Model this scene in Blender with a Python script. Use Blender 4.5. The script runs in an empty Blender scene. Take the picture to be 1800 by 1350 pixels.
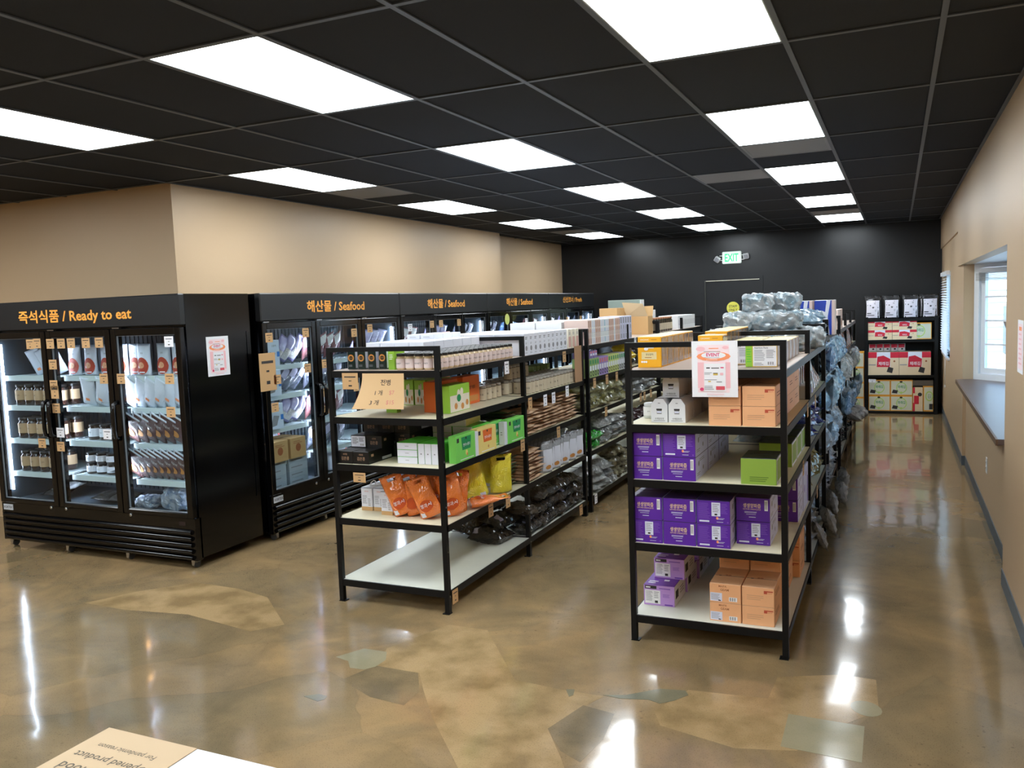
import bpy, bmesh, math, random
from mathutils import Vector, Matrix, noise, Euler

PI = math.pi
C = bpy.context.scene.collection
SC = bpy.context.scene

# ------------------------------------------------------------------ camera
def make_camera():
    yaw, pitch, roll = 0.428216408, -0.0896410084, -0.0373815726
    cy, sy, cp, sp = math.cos(yaw), math.sin(yaw), math.cos(pitch), math.sin(pitch)
    f = Vector((-sy * cp, cy * cp, sp)); r = Vector((cy, sy, 0)); u = r.cross(f)
    cr, sr = math.cos(roll), math.sin(roll)
    r2 = r * cr + u * sr; u2 = -r * sr + u * cr
    cd = bpy.data.cameras.new('camera'); co = bpy.data.objects.new('camera', cd); C.objects.link(co)
    m = Matrix((r2, u2, -f)).transposed().to_4x4()
    m.translation = Vector((1.05419, -3.93962, 1.80447))
    co.matrix_world = m
    cd.sensor_width = 36; cd.lens = 1490.7225 * 36 / 1800
    cd.clip_start = 0.05; cd.clip_end = 200
    SC.camera = co
make_camera()

# ------------------------------------------------------------------ world, sun, exposure
w = bpy.data.worlds.new('daylight'); SC.world = w; w.use_nodes = True
wn = w.node_tree.nodes; wl = w.node_tree.links
bg = wn['Background']
sky = wn.new('ShaderNodeTexSky'); sky.sky_type = 'NISHITA'
sky.sun_elevation = math.radians(50); sky.sun_rotation = math.radians(250); sky.sun_disc = False
sky.air_density = 1.0; sky.dust_density = 2.0
wl.new(sky.outputs[0], bg.inputs[0]); bg.inputs[1].default_value = 1.1
SC.view_settings.view_transform = 'Standard'
SC.view_settings.look = 'None'
SC.view_settings.gamma = 1.0
SC.view_settings.exposure = 0.35
try: SC.view_settings.use_curve_mapping = False
except Exception: pass
PANEL = 12.0      # radiance of the ceiling light diffusers
LED = 60.0       # radiance of the freezer LED strips
try:
    SC.cycles.max_bounces = 8; SC.cycles.transparent_max_bounces = 16
    SC.cycles.diffuse_bounces = 4; SC.cycles.glossy_bounces = 4; SC.cycles.transmission_bounces = 6
    SC.cycles.caustics_reflective = False; SC.cycles.caustics_refractive = False
    SC.cycles.sample_clamp_indirect = 4.0
    SC.cycles.use_denoising = True
except Exception: pass

# ------------------------------------------------------------------ materials
def lin(c):
    c = c / 255.0
    return c / 12.92 if c <= 0.04045 else ((c + 0.055) / 1.055) ** 2.4
def rgb(c): return (lin(c[0]), lin(c[1]), lin(c[2]), 1.0)

_M = {}
def mat(name, col, rough=0.6, metal=0.0, spec=0.5, var=0.0, vscale=8.0, bump=0.0, bscale=40.0,
        emit=0.0, alpha=1.0, coat=0.0, crinkle=0.0, cscale=14.0, tint=None):
    if name in _M: return _M[name]
    m = bpy.data.materials.new(name); m.use_nodes = True
    nt = m.node_tree; n = nt.nodes; l = nt.links
    b = n['Principled BSDF']
    b.inputs['Base Color'].default_value = rgb(col)
    b.inputs['Roughness'].default_value = rough
    b.inputs['Metallic'].default_value = metal
    b.inputs['Specular IOR Level'].default_value = spec
    if coat: b.inputs['Coat Weight'].default_value = coat; b.inputs['Coat Roughness'].default_value = 0.08
    if alpha < 1: b.inputs['Alpha'].default_value = alpha
    if emit:
        b.inputs['Emission Color'].default_value = rgb(col); b.inputs['Emission Strength'].default_value = emit
    tc = None
    if var or bump or crinkle:
        tc = n.new('ShaderNodeTexCoord')
    if var:
        no = n.new('ShaderNodeTexNoise'); no.inputs['Scale'].default_value = vscale; no.inputs['Detail'].default_value = 5
        l.new(tc.outputs['Object'], no.inputs['Vector'])
        mx = n.new('ShaderNodeMix'); mx.data_type = 'RGBA'
        a = [max(0, x * (1 - var)) for x in rgb(col)[:3]] + [1]
        t = tint and rgb(tint) or [min(1, x * (1 + var)) for x in rgb(col)[:3]] + [1]
        mx.inputs[6].default_value = a; mx.inputs[7].default_value = t
        l.new(no.outputs['Fac'], mx.inputs[0]); l.new(mx.outputs[2], b.inputs['Base Color'])
    if bump:
        no = n.new('ShaderNodeTexNoise'); no.inputs['Scale'].default_value = bscale; no.inputs['Detail'].default_value = 4
        l.new(tc.outputs['Object'], no.inputs['Vector'])
        bp = n.new('ShaderNodeBump'); bp.inputs['Strength'].default_value = bump; bp.inputs['Distance'].default_value = 0.004
        l.new(no.outputs['Fac'], bp.inputs['Height']); l.new(bp.outputs[0], b.inputs['Normal'])
    if crinkle:
        no = n.new('ShaderNodeTexNoise'); no.inputs['Scale'].default_value = cscale; no.inputs['Detail'].default_value = 3
        no.inputs['Distortion'].default_value = 1.2
        vo = n.new('ShaderNodeTexVoronoi'); vo.feature = 'DISTANCE_TO_EDGE'; vo.inputs['Scale'].default_value = cscale * 1.3
        l.new(tc.outputs['Object'], no.inputs['Vector'])
        ad = n.new('ShaderNodeVectorMath'); ad.operation = 'ADD'
        l.new(tc.outputs['Object'], ad.inputs[0]); l.new(no.outputs['Color'], ad.inputs[1]); l.new(ad.outputs[0], vo.inputs['Vector'])
        sm = n.new('ShaderNodeMath'); sm.operation = 'ADD'
        l.new(no.outputs['Fac'], sm.inputs[0]); l.new(vo.outputs['Distance'], sm.inputs[1])
        bp = n.new('ShaderNodeBump'); bp.inputs['Strength'].default_value = crinkle; bp.inputs['Distance'].default_value = 0.03
        l.new(sm.outputs[0], bp.inputs['Height']); l.new(bp.outputs[0], b.inputs['Normal'])
    _M[name] = m
    return m

def glass_mat(name, tint=(235, 245, 245), refl=1.0):
    if name in _M: return _M[name]
    m = bpy.data.materials.new(name); m.use_nodes = True
    nt = m.node_tree; n = nt.nodes; l = nt.links; n.clear()
    o = n.new('ShaderNodeOutputMaterial'); t = n.new('ShaderNodeBsdfTransparent'); g = n.new('ShaderNodeBsdfGlossy')
    fr = n.new('ShaderNodeLayerWeight'); fr.inputs['Blend'].default_value = 0.5
    po = n.new('ShaderNodeMath'); po.operation = 'POWER'; po.inputs[1].default_value = 4.0; l.new(fr.outputs['Facing'], po.inputs[0])
    mu = n.new('ShaderNodeMath'); mu.operation = 'MULTIPLY_ADD'; mu.inputs[1].default_value = 0.7 * refl; mu.inputs[2].default_value = 0.035 * refl
    mx = n.new('ShaderNodeMixShader')
    t.inputs[0].default_value = rgb(tint); g.inputs['Roughness'].default_value = 0.02
    l.new(po.outputs[0], mu.inputs[0]); l.new(mu.outputs[0], mx.inputs[0]); l.new(t.outputs[0], mx.inputs[1]); l.new(g.outputs[0], mx.inputs[2])
    l.new(mx.outputs[0], o.inputs[0]); _M[name] = m
    return m

def film_mat(name, col, fac=0.6, rough=0.18, crinkle=0.8, cscale=16.0, dark=None):
    """thin plastic film: part see-through, part glossy tinted"""
    if name in _M: return _M[name]
    m = mat(name, col, rough=rough, coat=0.8, spec=0.8, crinkle=crinkle, cscale=cscale)
    nt = m.node_tree; n = nt.nodes; l = nt.links
    if dark:   # creased film: pale highlight streaks put into the colour, between darker tinted print
        tc = n.new('ShaderNodeTexCoord'); no = n.new('ShaderNodeTexNoise'); no.inputs['Scale'].default_value = 6.5; no.inputs['Detail'].default_value = 4
        no.inputs['Distortion'].default_value = 2.2; no.inputs['Roughness'].default_value = 0.6
        oi = n.new('ShaderNodeObjectInfo'); ad = n.new('ShaderNodeVectorMath'); ad.operation = 'ADD'
        l.new(tc.outputs['Object'], ad.inputs[0]); l.new(oi.outputs['Random'], ad.inputs[1]); l.new(ad.outputs[0], no.inputs['Vector'])
        r = n.new('ShaderNodeValToRGB'); e = r.color_ramp.elements; e[0].position = 0.34; e[0].color = rgb(dark); e[1].position = 0.54; e[1].color = rgb(col)
        l.new(no.outputs['Fac'], r.inputs[0]); l.new(r.outputs[0], n['Principled BSDF'].inputs['Base Color'])
    b = n['Principled BSDF']; o = [x for x in n if x.type == 'OUTPUT_MATERIAL'][0]
    t = n.new('ShaderNodeBsdfTransparent'); mx = n.new('ShaderNodeMixShader'); mx.inputs[0].default_value = fac
    l.new(t.outputs[0], mx.inputs[1]); l.new(b.outputs[0], mx.inputs[2]); l.new(mx.outputs[0], o.inputs[0])
    return m

BLACK_MET = mat('black_metal', (9, 9, 10), rough=0.42, spec=0.25)
BLACK_PANEL = mat('black_panel', (5, 5, 6), rough=0.16, spec=0.45)
BLACK_MATTE = mat('black_matte', (10, 10, 11), rough=0.5, spec=0.3)
CHROME = mat('chrome', (190, 192, 195), rough=0.25, metal=1.0)
WHITE_MET = mat('white_enamel', (205, 218, 220), rough=0.35)
ORANGE_VINYL = mat('orange_vinyl', (246, 168, 66), rough=0.5)
KRAFT_TAG = mat('kraft_tag', (198, 158, 110), rough=0.8)
PAPER = mat('paper_white', (236, 236, 240), rough=0.8)
INK = mat('ink_dark', (45, 42, 42), rough=0.7)
GREYINK = mat('ink_grey', (140, 140, 146), rough=0.7)
REDINK = mat('ink_red', (215, 120, 120), rough=0.7)
WHITEINK = mat('ink_white', (235, 235, 238), rough=0.6)

def floor_material():
    m = bpy.data.materials.new('polished_concrete'); m.use_nodes = True
    nt = m.node_tree; n = nt.nodes; l = nt.links; b = n['Principled BSDF']
    tc = n.new('ShaderNodeTexCoord')
    def noi(scale, detail=6, dist=0.0, rough=0.55):
        a = n.new('ShaderNodeTexNoise'); a.inputs['Scale'].default_value = scale; a.inputs['Detail'].default_value = detail
        a.inputs['Distortion'].default_value = dist; a.inputs['Roughness'].default_value = rough
        l.new(tc.outputs['Object'], a.inputs['Vector']); return a
    def ramp(src, pts):
        r = n.new('ShaderNodeValToRGB'); e = r.color_ramp.elements
        while len(e) > 1: e.remove(e[-1])
        for i, (p, c) in enumerate(pts):
            el = e[0] if i == 0 else e.new(p)
            el.position = p; el.color = rgb(c) if len(c) == 3 else c
        l.new(src, r.inputs[0]); return r
    def mix(fac, a, bb, mode='MIX'):
        x = n.new('ShaderNodeMix'); x.data_type = 'RGBA'; x.blend_type = mode
        for s, v in ((0, fac), (6, a), (7, bb)):
            if hasattr(v, 'is_output'): l.new(v, x.inputs[s])
            else: x.inputs[s].default_value = v
        return x.outputs[2]
    big = noi(0.55, 5, 0.8)
    r1 = ramp(big.outputs['Fac'], [(0.30, (112, 100, 78)), (0.44, (132, 114, 86)), (0.52, (150, 126, 92)), (0.56, (136, 118, 90)), (0.66, (168, 140, 102))])
    warp = noi(1.3, 3)
    ad = n.new('ShaderNodeVectorMath'); ad.operation = 'MULTIPLY_ADD'
    l.new(warp.outputs['Color'], ad.inputs[0]); ad.inputs[1].default_value = (0.5, 0.5, 0); l.new(tc.outputs['Object'], ad.inputs[2])
    vo = n.new('ShaderNodeTexVoronoi'); vo.inputs['Scale'].default_value = 0.62; l.new(ad.outputs[0], vo.inputs['Vector'])
    sep = n.new('ShaderNodeSeparateColor'); l.new(vo.outputs['Color'], sep.inputs[0])
    r2 = ramp(sep.outputs[0], [(0.0, (118, 108, 86)), (0.5, (146, 124, 92)), (1.0, (168, 138, 100))])
    c = mix(0.28, r1.outputs[0], r2.outputs[0])
    mid = noi(2.6, 9, 0.5, 0.62)
    r3 = ramp(mid.outputs['Fac'], [(0.34, (158, 156, 148)), (0.5, (194, 188, 178)), (0.66, (216, 208, 194))])
    c = mix(0.55, c, r3.outputs[0], 'OVERLAY')
    sp = noi(170, 2, 0, 0.5)
    r4 = ramp(sp.outputs['Fac'], [(0.30, (120, 112, 98)), (0.42, (235, 235, 235))])
    c = mix(0.5, c, r4.outputs[0], 'MULTIPLY')
    ve = n.new('ShaderNodeTexVoronoi'); ve.feature = 'DISTANCE_TO_EDGE'; ve.inputs['Scale'].default_value = 0.62; l.new(ad.outputs[0], ve.inputs['Vector'])
    r5 = ramp(ve.outputs['Distance'], [(0.0, (190, 186, 175)), (0.004, (255, 255, 255))])
    c = mix(0.12, c, r5.outputs[0], 'MULTIPLY')
    # aggregate pits, in clusters
    vp = n.new('ShaderNodeTexVoronoi'); vp.inputs['Scale'].default_value = 22; l.new(tc.outputs['Object'], vp.inputs['Vector'])
    rp = ramp(vp.outputs['Distance'], [(0.10, (0, 0, 0)), (0.16, (255, 255, 255))])
    cl = noi(1.1, 2); rc = ramp(cl.outputs['Fac'], [(0.56, (255, 255, 255)), (0.66, (0, 0, 0))])
    pit = mix(1.0, rp.outputs[0], rc.outputs[0], 'LIGHTEN')
    rr = mix(0.35, c, pit, 'MULTIPLY')
    l.new(rr, b.inputs['Base Color'])
    ro = ramp(mid.outputs['Fac'], [(0.3, (26, 26, 26)), (0.7, (48, 48, 48))])
    mr = n.new('ShaderNodeMapRange'); mr.inputs[3].default_value = 0.07; mr.inputs[4].default_value = 0.2
    l.new(big.outputs['Fac'], mr.inputs[0]); l.new(mr.outputs[0], b.inputs['Roughness'])
    b.inputs['Specular IOR Level'].default_value = 0.5
    b.inputs['Coat Weight'].default_value = 0.28; b.inputs['Coat Roughness'].default_value = 0.05
    wv = noi(2.2, 2, 0.3); bp = n.new('ShaderNodeBump'); bp.inputs['Strength'].default_value = 0.25; bp.inputs['Distance'].default_value = 0.011
    l.new(wv.outputs['Fac'], bp.inputs['Height']); l.new(bp.outputs[0], b.inputs['Normal']); l.new(bp.outputs[0], b.inputs['Coat Normal'])
    return m
FLOOR = floor_material()

# ------------------------------------------------------------------ mesh builder
class MB:
    def __init__(s): s.v = []; s.f = []; s.m = []; s.sm = []
    def add(s, vs, fs, mi=0, smooth=False):
        o = len(s.v); s.v += [tuple(v) for v in vs]
        for f in fs: s.f.append([o + i for i in f]); s.m.append(mi); s.sm.append(smooth)
        return s
    def box(s, x0, y0, z0, x1, y1, z1, mi=0, faces=None):
        vs = [(x, y, z) for z in (z0, z1) for y in (y0, y1) for x in (x0, x1)]
        fs = [(0, 2, 3, 1), (4, 5, 7, 6), (0, 1, 5, 4), (2, 6, 7, 3), (0, 4, 6, 2), (1, 3, 7, 5)]  # bottom top front back left right
        if faces: # dict of material per face: 'top','front','back','left','right','bottom'
            nm = ['bottom', 'top', 'front', 'back', 'left', 'right']
            o = len(s.v); s.v += vs
            for k, f in zip(nm, fs): s.f.append([o + i for i in f]); s.m.append(faces.get(k, mi)); s.sm.append(False)
            return s
        return s.add(vs, fs, mi)
    def cbox(s, x0, y0, z0, x1, y1, z1, b=0.004, mi=0):
        """box with chamfered vertical and horizontal edges"""
        bm = bmesh.new(); bmesh.ops.create_cube(bm, size=1)
        bmesh.ops.scale(bm, vec=(x1 - x0, y1 - y0, z1 - z0), verts=bm.verts)
        bmesh.ops.translate(bm, vec=((x0 + x1) / 2, (y0 + y1) / 2, (z0 + z1) / 2), verts=bm.verts)
        bmesh.ops.bevel(bm, geom=list(bm.edges), offset=b, segments=1, affect='EDGES')
        bm.verts.index_update()
        s.add([v.co[:] for v in bm.verts], [[v.index for v in f.verts] for f in bm.faces], mi); bm.free(); return s
    def lathe(s, prof, n=16, cx=0, cy=0, mi=0, smooth=True, mats=None):
        vs = []; k = len(prof)
        for r, z in prof:
            for i in range(n):
                a = 2 * PI * i / n; vs.append((cx + r * math.cos(a), cy + r * math.sin(a), z))
        o = len(s.v); s.v += vs
        for j in range(k - 1):
            for i in range(n):
                a, b2 = j * n + i, j * n + (i + 1) % n
                s.f.append([o + a, o + b2, o + b2 + n, o + a + n]); s.m.append(mats[j] if mats else mi); s.sm.append(smooth)
        s.f.append([o + i for i in range(n)][::-1]); s.m.append(mats[0] if mats else mi); s.sm.append(False)
        s.f.append([o + (k - 1) * n + i for i in range(n)]); s.m.append(mats[-1] if mats else mi); s.sm.append(False)
        return s
    def tube(s, pts, r, n=6, mi=0):
        pts = [Vector(p) for p in pts]; rings = []; o = len(s.v)
        for i, p in enumerate(pts):
            d = (pts[min(i + 1, len(pts) - 1)] - pts[max(i - 1, 0)]).normalized()
            a = d.orthogonal().normalized() if i == 0 else (rings[-1][1] - d * rings[-1][1].dot(d)).normalized()
            b = d.cross(a); rings.append((p, a, b))
            for k in range(n):
                t = 2 * PI * k / n; s.v.append(tuple(p + a * math.cos(t) * r + b * math.sin(t) * r))
        for j in range(len(pts) - 1):
            for k in range(n):
                a0, b0 = j * n + k, j * n + (k + 1) % n
                s.f.append([o + a0, o + b0, o + b0 + n, o + a0 + n]); s.m.append(mi); s.sm.append(True)
        s.f.append([o + k for k in range(n)][::-1]); s.m.append(mi); s.sm.append(False)
        q = (len(pts) - 1) * n
        s.f.append([o + q + k for k in range(n)]); s.m.append(mi); s.sm.append(False)
        return s
    def mesh(s, name, mats):
        me = bpy.data.meshes.new(name); me.from_pydata(s.v, [], s.f)
        for m in (mats if isinstance(mats, (list, tuple)) else [mats]): me.materials.append(m)
        me.polygons.foreach_set('material_index', s.m)
        me.polygons.foreach_set('use_smooth', s.sm)
        me.update(); return me

def ob(name, me, parent=None, loc=(0, 0, 0), rot=(0, 0, 0)):
    o = bpy.data.objects.new(name, me); C.objects.link(o)
    o.location = loc; o.rotation_euler = rot
    if parent: o.parent = parent
    return o
def tag(o, label, cat, group=None, kind=None):
    if label: o['label'] = label
    if cat: o['category'] = cat
    if group: o['group'] = group
    elif 'group' in o: del o['group']
    if kind: o['kind'] = kind
    return o
def struct(name, me, parent=None, loc=(0, 0, 0), rot=(0, 0, 0)):
    o = ob(name, me, parent, loc, rot)
    if parent is None: o['kind'] = 'structure'
    return o
def empty(name, loc=(0, 0, 0), rz=0):
    o = bpy.data.objects.new(name, None); C.objects.link(o); o.location = loc; o.rotation_euler = (0, 0, rz)
    o.empty_display_size = 0.05
    return o

# ------------------------------------------------------------------ lettering and flat print
_G = {}
def glyphs(text, bold=0.0):
    k = (text, bold)
    if k in _G: return _G[k]
    cu = bpy.data.curves.new('lettering', 'FONT'); cu.body = text; cu.size = 1.0; cu.resolution_u = 2; cu.offset = bold
    o = bpy.data.objects.new('lettering', cu); C.objects.link(o)
    bpy.context.view_layer.update()
    dg = bpy.context.evaluated_depsgraph_get()
    me = bpy.data.meshes.new_from_object(o.evaluated_get(dg))
    vs = [(v.co.x, v.co.y) for v in me.vertices]; fs = [list(p.vertices) for p in me.polygons]
    bpy.data.objects.remove(o); bpy.data.curves.remove(cu); bpy.data.meshes.remove(me)
    if vs:
        x0 = min(v[0] for v in vs); x1 = max(v[0] for v in vs); y0 = min(v[1] for v in vs); y1 = max(v[1] for v in vs)
        h = max(y1 - y0, 1e-4)
        vs = [((x - (x0 + x1) / 2) / h, (y - (y0 + y1) / 2) / h) for x, y in vs]
    _G[k] = (vs, fs); return _G[k]

def flat_front(y0=0.0):
    """map print coordinates (x right, z up, layer) to the plane that faces -Y"""
    return lambda x, z, k: (x, y0 - 0.00025 * (k + 1), z)
def prints(items, fn, name='printed_front'):
    """items in metres: ('r',x0,z0,x1,z1,mat) ('t',str,cx,cz,h,mat,xs,bold) ('c',cx,cz,rx,rz,mat) ('l',x0,z0,x1,z1,n,mat) ('bar',x0,z0,x1,z1)"""
    mb = MB(); mats = []
    def mi(m):
        if m not in mats: mats.append(m)
        return mats.index(m)
    def rect(x0, z0, x1, z1, m, k):
        nx = max(1, min(6, int((x1 - x0) / 0.04))) if getattr(fn, 'curved', False) else 1
        nz = max(1, min(8, int((z1 - z0) / 0.03))) if getattr(fn, 'curved', False) else 1
        vs = [fn(x0 + (x1 - x0) * i / nx, z0 + (z1 - z0) * j / nz, k) for j in range(nz + 1) for i in range(nx + 1)]
        fs = [(j * (nx + 1) + i, j * (nx + 1) + i + 1, (j + 1) * (nx + 1) + i + 1, (j + 1) * (nx + 1) + i) for j in range(nz) for i in range(nx)]
        mb.add(vs, fs, mi(m))
    for k, it in enumerate(items):
        k = k * 0.5
        t = it[0]
        if t == 'r': rect(*it[1:6], k)
        elif t == 'c':
            _, cx, cz, rx, rz, m = it; nn = 14
            mb.add([fn(cx + rx * math.cos(2 * PI * i / nn), cz + rz * math.sin(2 * PI * i / nn), k) for i in range(nn)], [list(range(nn))], mi(m))
        elif t == 'p':
            _, pts, m = it
            mb.add([fn(x, z, k) for x, z in pts], [list(range(len(pts)))], mi(m))
        elif t == 'l':
            _, x0, z0, x1, z1, nl, m = it
            rnd = random.Random(int((x0 + z0) * 1000)); dz = (z1 - z0) / nl
            for q in range(nl):
                e = x1 - (x1 - x0) * rnd.random() * 0.3
                rect(x0, z0 + q * dz + dz * 0.25, e, z0 + q * dz + dz * 0.62, m, k)
        elif t == 'bar':
            _, x0, z0, x1, z1 = it
            rect(x0, z0, x1, z1, WHITEINK, k)
            nn = 9
            for q in range(nn):
                if q % 3 == 2: continue
                a = x0 + (x1 - x0) * (0.1 + 0.8 * q / nn)
                rect(a, z0 + (z1 - z0) * 0.12, a + (x1 - x0) * 0.8 / nn * 0.6, z1 - (z1 - z0) * 0.12, INK, k + 0.4)
        elif t == 't':
            txt, cx, cz, h, m = it[1:6]; xs = it[6] if len(it) > 6 else 1.0; bold = it[7] if len(it) > 7 else 0.0
            vs, fs = glyphs(txt, bold)
            mb.add([fn(cx + x * h * xs, cz + y * h, k) for x, y in vs], fs, mi(m))
    return mb.mesh(name, mats)

# ------------------------------------------------------------------ prototypes: the first placing uses the prototype itself
class Proto:
    def __init__(s, root): s.root = root; s.used = False
    def put(s, loc, label, cat, group=None, rz=0.0, rx=0.0, ry=0.0, sc=None, quat=None):
        if not s.used: r = s.root; s.used = True
        else:
            r = s.root.copy(); C.objects.link(r)
            for ch in s.root.children:
                c = ch.copy(); C.objects.link(c); c.parent = r
                for g in ch.children:
                    d = g.copy(); C.objects.link(d); d.parent = c
        r.location = (loc[0], loc[1], loc[2] + 0.0012)
        if quat is not None: r.rotation_euler = quat.to_euler()
        else: r.rotation_euler = (rx, ry, rz)
        if sc: r.scale = sc if isinstance(sc, tuple) else (sc, sc, sc)
        else: r.scale = (1, 1, 1)
        tag(r, label, cat, group)
        return r

ORD = ['first', 'second', 'third', 'fourth', 'fifth', 'sixth', 'seventh', 'eighth', 'ninth', 'tenth', 'eleventh', 'twelfth',
       'thirteenth', 'fourteenth', 'fifteenth', 'sixteenth', 'seventeenth', 'eighteenth', 'nineteenth', 'twentieth']
R = random.Random(7)

def carton(name, w, d, h, body, front=(), side=(), top=None, topitems=(), flap=True, sidemat=None, frontmat=None, jitter=True):
    """box carton, origin bottom centre, front faces -Y. front items use x in 0..1, z in 0..1 (text height in fraction of h)"""
    mats = [body, top or body, sidemat or body, frontmat or body]
    mb = MB()
    b = 0.0025
    X, Y = w / 2, d / 2
    # body with chamfered vertical edges
    pts = [(-X + b, -Y), (X - b, -Y), (X, -Y + b), (X, Y - b), (X - b, Y), (-X + b, Y), (-X, Y - b), (-X, -Y + b)]
    vs = [(x, y, 0) for x, y in pts] + [(x, y, h - b) for x, y in pts] + [(x * (1 - 2 * b / w), y * (1 - 2 * b / d), h) for x, y in pts]
    mb.add(vs, [list(range(8))[::-1]], 0)
    for i in range(8):
        j = (i + 1) % 8; mi = {0: 3, 2: 2, 6: 2}.get(i, 0)
        mb.add([vs[i], vs[j], vs[8 + j], vs[8 + i]], [(0, 1, 2, 3)], mi)
        mb.add([vs[8 + i], vs[8 + j], vs[16 + j], vs[16 + i]], [(0, 1, 2, 3)], 1)
    mb.add(vs[16:], [list(range(8))], 1)
    root = ob(name, mb.mesh(name, mats))
    def conv(items, W, H, ox):
        out = []
        for it in items:
            t = it[0]
            if t == 'r': out.append(('r', it[1] * W + ox, it[2] * H, it[3] * W + ox, it[4] * H, it[5]))
            elif t == 'l': out.append(('l', it[1] * W + ox, it[2] * H, it[3] * W + ox, it[4] * H, it[5], it[6]))
            elif t == 'bar': out.append(('bar', it[1] * W + ox, it[2] * H, it[3] * W + ox, it[4] * H))
            elif t == 'c': out.append(('c', it[1] * W + ox, it[2] * H, it[3] * H, it[4] * H, it[5]))
            elif t == 'p': out.append(('p', [(x * W + ox, z * H) for x, z in it[1]], it[2]))
            elif t == 't': out.append(('t', it[1], it[2] * W + ox, it[3] * H, it[4] * H) + tuple(it[5:]))
        return out
    if front: ob('printed_front', prints(conv(front, w, h, -w / 2), flat_front(-Y)), root)
    if side:
        items = conv(side, d, h, -d / 2)
        ob('printed_side', prints(items, lambda x, z, k: (X + 0.00025 * (k + 1), x, z), 'printed_side'), root)
    if flap:  # seam of the closed top flaps
        m2 = MB(); m2.box(-w * 0.48, -0.0015, h, w * 0.48, 0.0015, h + 0.0008)
        m2.box(-w * 0.04 - w * 0.3, -d * 0.02, h + 0.0002, -w * 0.3 + w * 0.04, d * 0.02, h + 0.0009)
        ob('flap_seam', m2.mesh('flap_seam', [INK]), root)
    if topitems:
        items = conv(topitems, w, d, -w / 2)
        ob('printed_top', prints(items, lambda x, z, k: (x, z - d / 2, h + 0.00025 * (k + 1)), 'printed_top'), root)
    return root

def bag_fn(w, h, t, seed, crumple, standing, seal):
    off = Vector((seed * 3.17, seed * 1.31, seed * 7.7))
    def fn(u, v, side):
        # u,v in 0..1 ; side -1 front +1 back
        x = (u - 0.5) * w; z = v * h
        pu = 1 - abs(2 * u - 1) ** 2.6
        if standing: pv = (1 - max(0, (v - 0.05) / (1 - seal - 0.05)) ** 2.2) if v < 1 - seal else 0; pv = max(0, min(1, pv)) * (0.75 + 0.25 * min(1, v / 0.15))
        else:
            vv = (v - seal) / (1 - 2 * seal)
            pv = 1 - abs(2 * vv - 1) ** 2.6 if 0 < vv < 1 else 0
        T = t / 2 * (max(0, pu) ** 0.6) * (max(0, pv) ** 0.6)
        p = Vector((x, side * T, z))
        q = Vector((x, side * 0.02, z)) * (24 if crumple > 0.02 else 14) + off
        nn = noise.noise_vector(q) + noise.noise_vector(q * 2.3) * 0.5
        amp = crumple * (0.35 + 0.65 * min(1, T / (t / 2 + 1e-6)))
        p += Vector((nn.x * 0.5, nn.y * (0.8 if 0 < u < 1 else 0.5), nn.z * 0.4 * (1 if 0 < v else 0))) * amp
        # pull the waist in a little
        p.x *= 1 - 0.10 * pu * 0 - 0.06 * math.sin(PI * v)
        return p
    return fn

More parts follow.
